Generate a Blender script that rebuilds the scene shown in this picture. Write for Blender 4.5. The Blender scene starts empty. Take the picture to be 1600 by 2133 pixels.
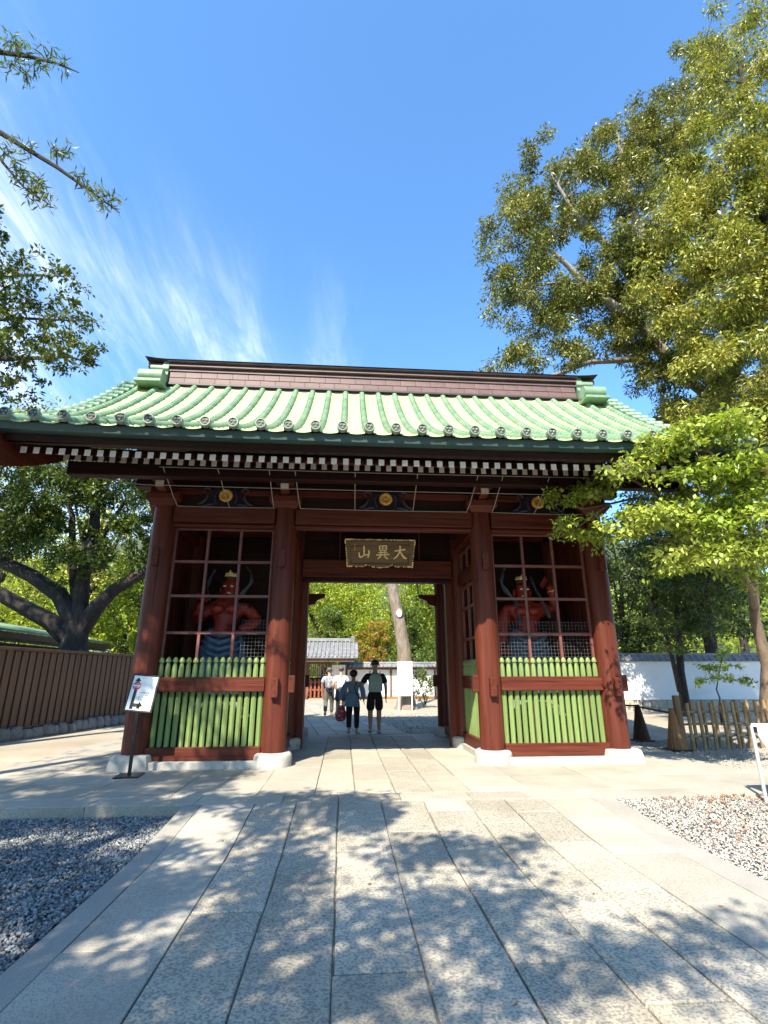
import bpy, math, random
import numpy as np
from mathutils import Vector, Matrix
R = math.radians
scene = bpy.context.scene
COL = scene.collection
random.seed(7)
RNG = np.random.default_rng(11)

# ------------------------------------------------------------------ camera
cam = bpy.data.cameras.new('camera')
cam.sensor_width = 36.0
cam.lens = 18.22
cam.clip_start = 0.05
cam.clip_end = 2000
cam_o = bpy.data.objects.new('camera', cam)
COL.objects.link(cam_o)
cam_o.location = (-0.713, -9.425, 1.42)
cam_o.rotation_euler = (Matrix.Rotation(-0.0753, 3, 'Z') @ Matrix.Rotation(math.pi / 2 + 0.304, 3, 'X')
                        @ Matrix.Rotation(-0.0018, 3, 'Z')).to_euler()
scene.camera = cam_o

# ------------------------------------------------------------------ light
SUN_EL = R(46.5)
SUN_AZ = R(22.8)                       # the light travels towards (+sin az, +cos az)
LD = Vector((math.sin(SUN_AZ) * math.cos(SUN_EL), math.cos(SUN_AZ) * math.cos(SUN_EL), -math.sin(SUN_EL)))
sun = bpy.data.lights.new('sun', 'SUN')
sun.energy = 5.0
sun.angle = R(0.53)
sun.color = (1.0, 0.91, 0.74)
sun_o = bpy.data.objects.new('sun', sun)
COL.objects.link(sun_o)
sun_o.rotation_euler = LD.to_track_quat('-Z', 'Y').to_euler()
sun_o.location = (-8, -20, 25)

world = bpy.data.worlds.new('World')
scene.world = world
world.use_nodes = True
nt = world.node_tree
nt.nodes.clear()
N = nt.nodes.new
L = nt.links.new
wo = N('ShaderNodeOutputWorld')
bg = N('ShaderNodeBackground')
bg.inputs['Strength'].default_value = 0.14
sky = N('ShaderNodeTexSky')
sky.sky_type = 'NISHITA'
sky.sun_disc = False
sky.sun_elevation = SUN_EL
# direction towards the sun is (-sin az, -cos az): rotation is measured from +Y clockwise
sky.sun_rotation = math.pi + SUN_AZ
sky.air_density = 1.0
sky.dust_density = 0.6
sky.ozone_density = 2.2
tc = N('ShaderNodeTexCoord')
sep = N('ShaderNodeSeparateXYZ')
L(tc.outputs['Generated'], sep.inputs[0])
def wm(op, a, b=None, clamp=False):
    n = N('ShaderNodeMath'); n.operation = op; n.use_clamp = clamp
    for i, v in enumerate((a, b)):
        if v is None: continue
        if isinstance(v, (int, float)): n.inputs[i].default_value = v
        else: L(v, n.inputs[i])
    return n.outputs[0]
zc = wm('ADD', wm('MAXIMUM', sep.outputs[2], 0.0), 0.12)
px = wm('DIVIDE', sep.outputs[0], zc)
py = wm('DIVIDE', sep.outputs[1], zc)
comb = N('ShaderNodeCombineXYZ')
L(px, comb.inputs[0]); L(py, comb.inputs[1])
def wnoise(scale, detail, rough, vec, dist=0.0, w=0.0):
    n = N('ShaderNodeTexNoise'); n.noise_dimensions = '3D'
    n.inputs['Scale'].default_value = scale; n.inputs['Detail'].default_value = detail
    n.inputs['Roughness'].default_value = rough; n.inputs['Distortion'].default_value = dist
    L(vec, n.inputs['Vector']); return n.outputs['Fac']
def wmap(loc, rot, scl):
    n = N('ShaderNodeMapping'); n.inputs['Location'].default_value = loc
    n.inputs['Rotation'].default_value = rot; n.inputs['Scale'].default_value = scl
    L(comb.outputs[0], n.inputs['Vector']); return n.outputs[0]
def ramp(v, a, b):
    n = N('ShaderNodeMapRange'); n.interpolation_type = 'SMOOTHSTEP'
    n.inputs['From Min'].default_value = a; n.inputs['From Max'].default_value = b
    L(v, n.inputs['Value']); return n.outputs[0]
CL_SEED = (3.1, 0.7, 0.0)
streak = wnoise(1.0, 9, 0.66, wmap((1.3, 4.2, 0), (0, 0, R(10)), (6.5, 1.5, 1)), 1.3)
fine = wnoise(1.0, 8, 0.7, wmap((5.1, 0.3, 0), (0, 0, R(-6)), (22, 3.2, 1)), 0.8)
patch = wnoise(1.0, 3, 0.5, wmap(CL_SEED, (0, 0, R(-20)), (0.75, 0.5, 1)), 0.3)
bank = wm('ADD', wm('MULTIPLY', wm('ADD', px, 0.12), -0.62), wm('MULTIPLY', wm('ADD', py, -1.0), 0.34))
bank = wm('MINIMUM', wm('MAXIMUM', bank, -0.25), 0.22)
cover = wm('ADD', patch, bank)
cloud = wm('MULTIPLY', wm('MULTIPLY', ramp(streak, 0.36, 0.72), ramp(cover, 0.46, 0.84)), wm('ADD', wm('MULTIPLY', ramp(fine, 0.30, 0.70), 0.75), 0.30))
veil = wm('MULTIPLY', ramp(cover, 0.50, 0.90), 0.30)
cloud = wm('MINIMUM', wm('MULTIPLY', wm('ADD', cloud, veil), 0.85), 0.9)
mixc = N('ShaderNodeMix'); mixc.data_type = 'RGBA'
L(cloud, mixc.inputs['Factor'])
grade = N('ShaderNodeMix'); grade.data_type = 'RGBA'; grade.blend_type = 'MULTIPLY'
grade.inputs['Factor'].default_value = 1.0
L(sky.outputs[0], grade.inputs['A'])
grade.inputs['B'].default_value = (0.74, 1.10, 1.32, 1)
L(grade.outputs['Result'], mixc.inputs['A'])
mixc.inputs['B'].default_value = (6.2, 6.5, 6.9, 1)
L(mixc.outputs['Result'], bg.inputs['Color'])
L(bg.outputs[0], wo.inputs['Surface'])

scene.view_settings.view_transform = 'Standard'
scene.view_settings.look = 'None'
scene.view_settings.gamma = 1.0
scene.view_settings.use_curve_mapping = False
scene.view_settings.exposure = 1.24
scene.cycles.max_bounces = 4
scene.cycles.diffuse_bounces = 2
scene.cycles.glossy_bounces = 2
scene.cycles.transmission_bounces = 3
scene.cycles.transparent_max_bounces = 4

# ------------------------------------------------------------------ helpers
class MB:
    """collects faces, then builds ONE mesh"""
    def __init__(self): self.v = []; self.f = []
    def add(self, verts, faces):
        o = len(self.v); self.v += [tuple(p) for p in verts]
        self.f += [tuple(i + o for i in f) for f in faces]; return self
    def box(self, x0, x1, y0, y1, z0, z1, c=0.0):
        if c <= 0:
            self.add([(x0,y0,z0),(x1,y0,z0),(x1,y1,z0),(x0,y1,z0),(x0,y0,z1),(x1,y0,z1),(x1,y1,z1),(x0,y1,z1)],
                     [(3,2,1,0),(4,5,6,7),(0,1,5,4),(1,2,6,5),(2,3,7,6),(3,0,4,7)])
        else:                                   # chamfered on every edge
            xs=(x0,x1); ys=(y0,y1); zs=(z0,z1); vs=[]; idx={}
            for i in (0,1):
                for j in (0,1):
                    for k in (0,1):
                        sx=c if i==0 else -c; sy=c if j==0 else -c; sz=c if k==0 else -c
                        idx[i,j,k]=len(vs)
                        vs += [(xs[i],ys[j]+sy,zs[k]+sz),(xs[i]+sx,ys[j],zs[k]+sz),(xs[i]+sx,ys[j]+sy,zs[k])]
            fs=[]
            def q(a,b,cc,d): fs.append((a,b,cc,d))
            for i in (0,1):
                o=[idx[i,j,k] for j,k in ((0,0),(1,0),(1,1),(0,1))]
                q(*(o if i else o[::-1]))
            for j in (0,1):
                o=[idx[i,j,k]+1 for i,k in ((0,0),(1,0),(1,1),(0,1))]
                q(*(o[::-1] if j else o))
            for k in (0,1):
                o=[idx[i,j,k]+2 for i,j in ((0,0),(1,0),(1,1),(0,1))]
                q(*(o if k else o[::-1]))
            for i in (0,1):
                for j in (0,1): q(idx[i,j,0],idx[i,j,1],idx[i,j,1]+1,idx[i,j,0]+1)
                for k in (0,1): q(idx[i,0,k],idx[i,1,k],idx[i,1,k]+2,idx[i,0,k]+2)
            for j in (0,1):
                for k in (0,1): q(idx[0,j,k]+1,idx[1,j,k]+1,idx[1,j,k]+2,idx[0,j,k]+2)
            for i in (0,1):
                for j in (0,1):
                    for k in (0,1): b=idx[i,j,k]; fs.append((b,b+1,b+2))
            self.add(vs,fs)
        return self
    def lathe(self, cx, cy, prof, n=16, ry=1.0, caps=True):
        vs=[]; fs=[]
        for r,z in prof:
            for k in range(n):
                a=2*math.pi*k/n; vs.append((cx+r*math.cos(a),cy+r*ry*math.sin(a),z))
        for i in range(len(prof)-1):
            for k in range(n):
                k2=(k+1)%n; fs.append((i*n+k,i*n+k2,(i+1)*n+k2,(i+1)*n+k))
        if caps:
            fs.append(tuple(range(n-1,-1,-1))); fs.append(tuple((len(prof)-1)*n+k for k in range(n)))
        return self.add(vs,fs)
    def tube(self, pts, rad, n=6, caps=True, flat=1.0):
        pts=[Vector(p) for p in pts]
        if isinstance(rad,(int,float)): rad=[rad]*len(pts)
        vs=[]; fs=[]; ref=None
        for i,p in enumerate(pts):
            d=(pts[min(i+1,len(pts)-1)]-pts[max(i-1,0)])
            d=d.normalized() if d.length>1e-9 else Vector((0,0,1))
            if ref is None:
                ref=Vector((0,0,1)) if abs(d.z)<0.9 else Vector((1,0,0))
            u=d.cross(ref); u=u.normalized() if u.length>1e-6 else Vector((1,0,0))
            w=u.cross(d).normalized(); ref=w
            for k in range(n):
                a=2*math.pi*k/n
                vs.append(p+u*math.cos(a)*rad[i]+w*math.sin(a)*rad[i]*flat)
        for i in range(len(pts)-1):
            for k in range(n):
                k2=(k+1)%n; fs.append((i*n+k2,i*n+k,(i+1)*n+k,(i+1)*n+k2))
        if caps:
            fs.append(tuple(range(n))); fs.append(tuple((len(pts)-1)*n+k for k in range(n-1,-1,-1)))
        return self.add(vs,fs)
    def prism(self, outline, axis, a, b):
        """closed outline (2-D) extruded along axis from a to b"""
        n=len(outline)
        def P(u,v,w):
            return {'x':(w,u,v),'y':(u,w,v),'z':(u,v,w)}[axis]
        vs=[P(u,v,a) for u,v in outline]+[P(u,v,b) for u,v in outline]
        fs=[tuple(range(n-1,-1,-1)),tuple(range(n,2*n))]
        for i in range(n):
            j=(i+1)%n; fs.append((i,j,n+j,n+i))
        return self.add(vs,fs)
    def mesh(self, name, mat, smooth=False):
        me=bpy.data.meshes.new(name); me.from_pydata(self.v,[],self.f); me.update()
        if smooth:
            me.polygons.foreach_set('use_smooth',[True]*len(me.polygons))
            try: me.set_sharp_from_angle(angle=R(40))
            except Exception: pass
        if mat: me.materials.append(mat)
        return me
    def build(self, name, mat, parent=None, smooth=False, loc=None):
        return obj(name, self.mesh(name,mat,smooth), parent, loc)
def obj(name, me, parent=None, loc=None, rot=None):
    o=bpy.data.objects.new(name,me); COL.objects.link(o)
    if parent is not None: o.parent=parent
    if loc is not None: o.location=loc
    if rot is not None: o.rotation_euler=rot
    return o
def tag(o,label,cat,group=None):
    o['label']=label; o['category']=cat
    if group: o['group']=group
    return o
def thing(name,label,cat,loc=(0,0,0),rz=0.0,group=None):
    o=bpy.data.objects.new(name,None); o.empty_display_size=0.2; COL.objects.link(o)
    o.location=loc; o.rotation_euler=(0,0,rz); return tag(o,label,cat,group)
def struct(o): o['kind']='structure'; return o
def stuff(o): o['kind']='stuff'; return o
def arr_mesh(name, V, F, mat, smooth=False):
    """mesh from numpy arrays, F is (n,k) with k constant"""
    me=bpy.data.meshes.new(name); V=np.asarray(V,np.float32); F=np.asarray(F,np.int32); k=F.shape[1]
    me.vertices.add(len(V)); me.vertices.foreach_set('co',V.ravel())
    me.loops.add(F.size); me.loops.foreach_set('vertex_index',F.ravel())
    me.polygons.add(len(F)); me.polygons.foreach_set('loop_start',np.arange(0,F.size,k,dtype=np.int32))
    try: me.polygons.foreach_set('loop_total',np.full(len(F),k,np.int32))
    except Exception: pass
    if smooth: me.polygons.foreach_set('use_smooth',np.ones(len(F),bool))
    me.update(calc_edges=True); me.validate()
    if mat: me.materials.append(mat)
    return me

# ------------------------------------------------------------------ materials
def hexlin(h):
    h=h.lstrip('#'); c=[int(h[i:i+2],16)/255 for i in (0,2,4)]
    return tuple(x/12.92 if x<=.04045 else ((x+.055)/1.055)**2.4 for x in c)
def material(name, c1, c2=None, rough=0.6, spec=0.5, layers=(), bump=0.0, bump_scale=(20,20,20), coord='Object',
             scale=(3,3,3), detail=5, metallic=0.0, contrast=(0.35,0.65), island=0.0, bump_detail=4, c3=None, c3_scale=(1,1,1), c3_range=(0.55,0.7), spot=None):
    m=bpy.data.materials.new(name); m.use_nodes=True; t=m.node_tree; b=t.nodes['Principled BSDF']
    n=t.nodes.new; l=t.links.new
    b.inputs['Roughness'].default_value=rough; b.inputs['Metallic'].default_value=metallic
    b.inputs['Specular IOR Level'].default_value=spec
    if c2 is None and not island and not bump:
        b.inputs['Base Color'].default_value=(*c1,1); return m
    tcn=n('ShaderNodeTexCoord'); src=tcn.outputs[coord]
    def noise(scl,det=5,rg=0.6,dist=0.0):
        mp=n('ShaderNodeMapping'); mp.inputs['Scale'].default_value=scl; l(src,mp.inputs['Vector'])
        x=n('ShaderNodeTexNoise'); x.inputs['Scale'].default_value=1; x.inputs['Detail'].default_value=det
        x.inputs['Roughness'].default_value=rg; x.inputs['Distortion'].default_value=dist
        l(mp.outputs[0],x.inputs['Vector']); return x.outputs['Fac']
    def mrange(v,a,bb,lo=0,hi=1):
        x=n('ShaderNodeMapRange'); x.inputs['From Min'].default_value=a; x.inputs['From Max'].default_value=bb
        x.inputs['To Min'].default_value=lo; x.inputs['To Max'].default_value=hi
        l(v,x.inputs['Value']); return x.outputs[0]
    def mix(f,a,bb,mode='MIX'):
        x=n('ShaderNodeMix'); x.data_type='RGBA'; x.blend_type=mode
        if isinstance(f,(int,float)): x.inputs['Factor'].default_value=f
        else: l(f,x.inputs['Factor'])
        for s,v in (('A',a),('B',bb)):
            if isinstance(v,tuple): x.inputs[s].default_value=(*v,1)
            else: l(v,x.inputs[s])
        return x.outputs['Result']
    col=c1
    if c2 is not None:
        col=mix(mrange(noise(scale,detail),*contrast),c1,c2)
    if c3 is not None:
        col=mix(mrange(noise(c3_scale,4),*c3_range),col,c3)
    if spot is not None:                        # fine speckle (granite)
        sc,lo,hi,cc,amt=spot
        col=mix(mrange(noise((sc,sc,sc),2,0.5),lo,hi,0,amt),col,cc)
    if island:
        g=n('ShaderNodeNewGeometry'); oi=n('ShaderNodeObjectInfo')
        ad=n('ShaderNodeMath'); ad.operation='ADD'; l(g.outputs['Random Per Island'],ad.inputs[0]); l(oi.outputs['Random'],ad.inputs[1])
        fr=n('ShaderNodeMath'); fr.operation='FRACT'; l(ad.outputs[0],fr.inputs[0])
        hv=n('ShaderNodeHueSaturation'); l(mrange(fr.outputs[0],0,1,1-island,1+island),hv.inputs['Value'])
        if isinstance(col,tuple): hv.inputs['Color'].default_value=(*col,1)
        else: l(col,hv.inputs['Color'])
        col=hv.outputs[0]
    if isinstance(col,tuple): b.inputs['Base Color'].default_value=(*col,1)
    else: l(col,b.inputs['Base Color'])
    if bump:
        bp=n('ShaderNodeBump'); bp.inputs['Strength'].default_value=1.0; bp.inputs['Distance'].default_value=bump
        l(noise(bump_scale,bump_detail),bp.inputs['Height']); l(bp.outputs[0],b.inputs['Normal'])
    return m
RED1=(0.060,0.0100,0.0060); RED2=(0.132,0.034,0.0185)
M={}
def wood(name,a,b,scale,rough=0.46,bump=0.006,spec=0.24):
    return material(name,a,b,rough=rough,spec=spec,scale=scale,detail=7,contrast=(0.28,0.72),bump=bump,bump_scale=tuple(3*s for s in scale),bump_detail=4,c3=tuple(x*0.35 for x in a),c3_scale=tuple(2.2*s if s>2 else 0.8*s for s in scale),c3_range=(0.60,0.68),island=0.08)
M['red_v']=wood('red_wood_upright',RED1,RED2,(10,10,0.6))
M['red_x']=wood('red_wood_long',RED1,RED2,(0.7,14,14))
M['red_y']=wood('red_wood_deep',RED1,RED2,(14,0.7,14))
M['dark_x']=wood('shade_toned_brown_wood_long',(0.014,0.0045,0.0035),(0.034,0.010,0.007),(0.8,14,14),0.55)  # brown timber; the dark of the gate interior is put into the colour
M['dark_y']=wood('shade_toned_brown_wood_deep',(0.016,0.005,0.004),(0.036,0.011,0.008),(14,0.8,14),0.55)  # same brown timber, colour lowered to imitate shade inside the gate
M['lattice']=material('pink_brown_lattice',(0.13,0.045,0.038),(0.18,0.065,0.052),rough=0.5,scale=(6,6,6))
M['green']=material('green_painted_wood',(0.145,0.222,0.064),(0.215,0.29,0.105),rough=0.5,scale=(12,12,1.2),bump=0.002,bump_scale=(40,40,2),island=0.16,c3=(0.10,0.15,0.07),c3_scale=(9,9,3),c3_range=(0.62,0.75))
M['copper']=material('green_copper_patina',(0.145,0.25,0.145),(0.225,0.325,0.20),rough=0.55,scale=(2.5,2.5,2.5),island=0.05,c3=(0.075,0.20,0.155),c3_scale=(4.5,2.0,3.0),c3_range=(0.56,0.70),bump=0.002,bump_scale=(16,16,16))
M['copper_pan']=material('green_copper_sheet',(0.33,0.40,0.175),(0.43,0.48,0.235),rough=0.6,scale=(4,1,1),c3=(0.24,0.35,0.18),c3_scale=(9,1.0,1.0))
M['copper_disc']=material('weathered_bronze_disc',(0.13,0.19,0.14),(0.24,0.31,0.24),rough=0.5,scale=(20,20,20))
M['copper_dark']=material('dark_green_copper',(0.028,0.062,0.058),(0.05,0.10,0.09),rough=0.5,scale=(1,4,4))
M['ridge']=material('brown_copper',(0.115,0.060,0.054),(0.165,0.094,0.084),rough=0.55,scale=(2,5,5),island=0.12,bump=0.002)
M['ridge_dark']=material('blackened_copper',(0.03,0.022,0.02),(0.06,0.042,0.036),rough=0.5,scale=(2,5,5))
M['white']=material('white_paint',(0.86,0.88,0.90),(0.90,0.92,0.93),rough=0.6,scale=(9,9,9),island=0.05)
M['cream']=material('weathered_white_paint',(0.60,0.52,0.44),(0.70,0.62,0.53),rough=0.7,scale=(14,14,14),island=0.16)
M['plinth']=material('pale_granite',(0.40,0.38,0.34),(0.50,0.485,0.445),rough=0.75,scale=(3,3,3),c3=(0.27,0.25,0.21),c3_scale=(5,5,5),c3_range=(0.58,0.75),spot=(90,0.45,0.62,(0.30,0.30,0.31),0.5),bump=0.003,bump_scale=(60,60,60))
M['slab']=material('speckled_granite',(0.41,0.36,0.275),(0.50,0.45,0.36),rough=0.72,scale=(1.6,1.6,1.6),island=0.15,spot=(64,0.45,0.60,(0.165,0.16,0.15),0.80),bump=0.004,bump_scale=(75,75,75),c3=(0.35,0.305,0.235),c3_scale=(0.9,0.9,0.9),c3_range=(0.5,0.72))
M['slab_fine']=material('smooth_pale_granite',(0.39,0.35,0.28),(0.47,0.43,0.355),rough=0.7,scale=(1.2,1.2,1.2),island=0.09,spot=(95,0.45,0.62,(0.22,0.215,0.21),0.7),bump=0.002,bump_scale=(90,90,90),c3=(0.32,0.285,0.225),c3_scale=(0.8,0.8,0.8),c3_range=(0.5,0.75))
M['kerb']=material('grey_granite_border',(0.31,0.285,0.24),(0.38,0.35,0.30),rough=0.75,scale=(1.5,1.5,1.5),island=0.06,spot=(100,0.45,0.6,(0.2,0.2,0.21),0.6),bump=0.002,bump_scale=(80,80,80))
M['joint']=material('joint_sand',(0.15,0.14,0.12),(0.24,0.22,0.19),rough=0.95,scale=(20,20,20))
M['soil']=material('packed_sandy_soil',(0.30,0.25,0.185),(0.40,0.345,0.27),rough=0.95,scale=(0.7,0.7,0.7),bump=0.01,bump_scale=(14,14,14),c3=(0.22,0.18,0.13),c3_scale=(0.35,0.35,0.35))
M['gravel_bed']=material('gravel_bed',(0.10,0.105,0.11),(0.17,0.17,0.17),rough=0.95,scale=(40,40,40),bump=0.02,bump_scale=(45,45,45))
M['stone']=material('shade_toned_gravel_stone',(0.19,0.205,0.215),(0.27,0.275,0.275),rough=0.8,scale=(9,9,9),island=0.6)  # base colour lowered to put the tree shade into the left gravel
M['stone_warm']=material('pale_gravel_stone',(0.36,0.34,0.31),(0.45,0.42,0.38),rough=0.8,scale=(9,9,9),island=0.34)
M['dry_leaf']=material('fallen_leaf',(0.26,0.085,0.03),(0.36,0.16,0.05),rough=0.7,scale=(3,3,3),island=0.4)
M['rock']=material('rough_rock',(0.17,0.16,0.14),(0.28,0.265,0.235),rough=0.9,scale=(5,5,5),bump=0.02,bump_scale=(12,12,12),island=0.2)
M['fence']=wood('brown_fence_board',(0.115,0.066,0.042),(0.175,0.105,0.067),(10,10,0.8),0.65)
M['fence_dark']=material('dark_fence_backing',(0.02,0.013,0.010))
M['plaster']=material('white_plaster',(0.74,0.74,0.73),(0.80,0.80,0.79),rough=0.85,scale=(0.8,0.8,0.8),c3=(0.66,0.66,0.64),c3_scale=(0.5,0.5,0.9),bump=0.001)
M['tile']=material('grey_roof_tile',(0.16,0.16,0.165),(0.24,0.24,0.245),rough=0.42,scale=(4,4,4),island=0.22)
M['bamboo']=material('weathered_bamboo',(0.24,0.165,0.088),(0.36,0.26,0.14),rough=0.5,scale=(12,12,2.5),island=0.18)
M['post']=wood('grey_brown_post',(0.16,0.105,0.06),(0.24,0.165,0.10),(12,12,1),0.7)
M['cone']=wood('dark_brown_cone',(0.055,0.026,0.015),(0.085,0.042,0.023),(16,16,1.5),0.6)
M['cone_light']=wood('tan_slatted_cone',(0.23,0.115,0.045),(0.33,0.18,0.075),(26,26,1.0),0.6)
M['bark']=material('dark_bark',(0.016,0.012,0.009),(0.045,0.035,0.027),rough=0.9,scale=(6,6,2.0),bump=0.03,bump_scale=(14,14,4),c3=(0.075,0.064,0.052),c3_scale=(2.5,2.5,2.5),c3_range=(0.58,0.66))
M['bark_pale']=material('pale_smooth_bark',(0.19,0.16,0.125),(0.29,0.255,0.205),rough=0.85,scale=(8,8,3),bump=0.01,bump_scale=(18,18,6))
M['bark_brown']=material('brown_garden_bark',(0.15,0.105,0.072),(0.25,0.19,0.14),rough=0.9,scale=(9,9,3),bump=0.012,bump_scale=(16,16,5),c3=(0.09,0.062,0.042),c3_scale=(5,5,2))
M['bark_pine']=material('pine_bark',(0.15,0.115,0.085),(0.27,0.22,0.175),rough=0.95,scale=(9,9,2.5),bump=0.035,bump_scale=(12,12,3.5))
M['black']=material('black_metal',(0.012,0.012,0.013),rough=0.4)
M['sign_white']=material('white_sign_panel',(0.74,0.78,0.80),rough=0.35)
M['sign_ink']=material('black_print',(0.01,0.01,0.012),rough=0.5)
M['sign_grey']=material('grey_print',(0.10,0.13,0.15),rough=0.5)
M['sign_red']=material('red_print',(0.50,0.02,0.02),rough=0.4)
M['gold']=material('gold_leaf',(0.92,0.68,0.26),(0.98,0.80,0.42),rough=0.35,scale=(30,30,30),metallic=0.0)
M['gold_dull']=material('aged_gold',(0.55,0.30,0.05),(0.70,0.42,0.09),rough=0.42,scale=(20,20,20),metallic=0.3)
M['plaque']=wood('aged_plaque_board',(0.13,0.085,0.045),(0.22,0.155,0.09),(1.4,16,16),0.6)
M['rope']=material('grey_net_rope',(0.30,0.28,0.26),rough=0.8)
M['wire']=material('galvanised_wire',(0.16,0.16,0.17),rough=0.5)
M['metal']=material('grey_metal_leg',(0.50,0.50,0.50),rough=0.4,metallic=0.2)
# ================================================================== GROUND
def zp(y):
    """level of the approach: flat, then a short ramp up to the gate platform"""
    t=min(1.0,max(0.0,(y+4.15)/(4.15-2.60)))
    t=t*t*(3-2*t)*0.35+t*0.65
    return -0.10+0.10*t
g=MB()
S=600
g.add([(-S,-60,-0.2),(S,-60,-0.2),(S,S,-0.2),(-S,S,-0.2)],[(0,1,2,3)])
struct(g.build('ground',M['soil']))

def slab_mesh(name,x0,x1,y0,y1,zf,mat,gap=0.006,th=0.12,ch=0.008,shear=0.0,jit=0.004):
    """one paving stone; top follows zf(y); worn chamfered edges"""
    ny=max(1,int(round((y1-y0)/0.45))) if abs(zf(y0)-zf(y1))>1e-4 else 1
    j=[random.uniform(-jit,jit) for _ in range(4)]
    x0+=gap; x1-=gap; y0+=gap*1.7; y1-=gap*1.7
    tz=random.uniform(-0.002,0.002)
    ys=[y0+(y1-y0)*i/ny for i in range(ny+1)]
    v=[];f=[]
    def row(y,first,last):
        fx=(y-y0)/(y1-y0)
        a=x0+j[0]*(1-fx)+j[1]*fx+shear*(y); b=x1+j[2]*(1-fx)+j[3]*fx+shear*(y)
        z=zf(y)+tz
        yy=y+ch if first else (y-ch if last else y)
        return [(a,y,z-th),(a,y,z-ch),(a+ch,yy,z),(b-ch,yy,z),(b,y,z-ch),(b,y,z-th)]
    rows=[row(y,i==0,i==ny) for i,y in enumerate(ys)]
    m=MB()
    for r in rows: v+=r
    for i in range(ny):
        for k in range(5):
            f.append((i*6+k,(i+1)*6+k,(i+1)*6+k+1,i*6+k+1))
    f.append((0,1,4,5)); f.append((1,2,3,4))
    o=ny*6
    f.append((o+5,o+4,o+1,o)); f.append((o+4,o+3,o+2,o+1))
    me=bpy.data.meshes.new(name); me.from_pydata(v,[],f); me.update(); me.materials.append(mat)
    return me
def lane(parent,x0,x1,cuts,zf,mat,**k):
    for a,b in zip(cuts[:-1],cuts[1:]):
        obj('paving_slab',slab_mesh('paving_slab',x0,x1,a,b,zf,mat,**k),parent)
# ---- approach path
bed=MB()
ys=[-14,-4.2,-3.8,-3.4,-3.0,-2.62]
for a,b in zip(ys[:-1],ys[1:]):
    bed.add([(-2.5,a,zp(a)-0.022),(2.6,a,zp(a)-0.022),(2.6,b,zp(b)-0.022),(-2.5,b,zp(b)-0.022)],[(0,1,2,3)])
path=struct(bed.build('stone_path',M['joint']))
EX=[-1.70,-1.22,-0.74,-0.24,0.26,0.77,1.23,1.70]
CUT=[[-5.23,-4.22,-3.2],[-5.52,-4.56,-4.11,-3.45],[-6.05,-4.05,-2.95],[-6.9,-4.53,-3.6],[-6.01,-5.0,-4.02,-3.0],[-6.43,-4.45,-3.4],[-5.94,-5.05,-3.98,-3.1]]
for i in range(7):
    c=CUT[i]; first=c[0]
    cuts=[-12.0,-10.4,-9.0,-7.9]+([-6.8] if first>-6.3 else [])+c+[-2.60]
    lane(path,EX[i],EX[i+1],cuts,zp,M['slab'],gap=0.006,ch=0.008,jit=0.006)
lane(path,-2.30,-1.70,[-12,-10.6,-9.2,-8.0,-7.0,-5.70,-4.24,-3.3,-2.60],zp,M['slab_fine'],gap=0.003,ch=0.004)
lane(path,1.70,2.30,[-12,-10.6,-9.3,-8.1,-6.6,-5.35,-4.3,-3.35,-2.60],zp,M['slab_fine'],gap=0.003,ch=0.004)
lane(path,-2.50,-2.30,[-12,-10,-8.2,-6.4,-4.7,-2.60],zp,M['kerb'],gap=0.002,ch=0.004)
lane(path,2.30,2.58,[-12,-10,-8.0,-6.2,-4.4,-2.60],zp,M['kerb'],gap=0.002,ch=0.004)
# ---- gate platform
z0=lambda y:0.0
plat=MB()
plat.box(-6.02,5.45,-2.58,4.5,-0.2,-0.02)
plat.box(5.45,9.0,-2.58,-0.92,-0.2,-0.02)
plat=struct(plat.build('gate_platform',M['joint']))
x=-6.05
wid=[1.15,1.3,1.2,1.0,0.66,0.75,0.85,0.7,0.95,1.2,1.1,1.25,1.2,1.1,1.3,1.2]
i=0
while x<9.0:
    w=wid[i%len(wid)]; i+=1; x1=min(x+w,9.05)
    lane(plat,x,x1,[-2.60,-2.17],z0,M['slab'] if -1.5<x<2.2 else M['slab_fine'],gap=0.003,ch=0.006); x=x1
JX=[-1.04,-0.53,-0.02,0.46,0.95]
JC=[[-0.9,0.6,2.2],[-1.35,0.1,1.5,2.9],[-0.6,0.9,2.3],[-1.1,0.4,1.8,3.1]]
for i in range(4): lane(plat,JX[i],JX[i+1],[-2.17]+JC[i]+[4.15],z0,M['slab'],gap=0.006,ch=0.008,jit=0.006)
lane(plat,-1.75,-1.04,[-2.17,-1.3,-0.2,0.9,2.0,3.1,4.15],z0,M['slab_fine'],gap=0.003,ch=0.004)
lane(plat,0.95,1.75,[-2.17,-1.2,-0.1,1.0,2.1,3.2,4.15],z0,M['slab_fine'],gap=0.003,ch=0.004)
for (a,b) in ((-6.05,-4.95),(-4.95,-3.85),(-3.85,-2.80),(-2.80,-1.75)): lane(plat,a,b,[-2.17,-1.25,-0.32,0.7,1.8,2.9,4.15],z0,M['slab_fine'],gap=0.003,ch=0.004)
for (a,b) in ((1.75,2.85),(2.85,3.95),(3.95,5.45)): lane(plat,a,b,[-2.17,-1.25,-0.32,0.7,1.8,2.9,4.15],z0,M['slab_fine'],gap=0.003,ch=0.004)
for (a,b) in ((5.45,6.6),(6.6,7.8),(7.8,9.05)): lane(plat,a,b,[-2.17,-0.9],z0,M['slab_fine'],gap=0.003,ch=0.004)
lane(plat,-1.75,1.75,[4.15,4.5],z0,M['slab_fine'],gap=0.004,ch=0.005)
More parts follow.
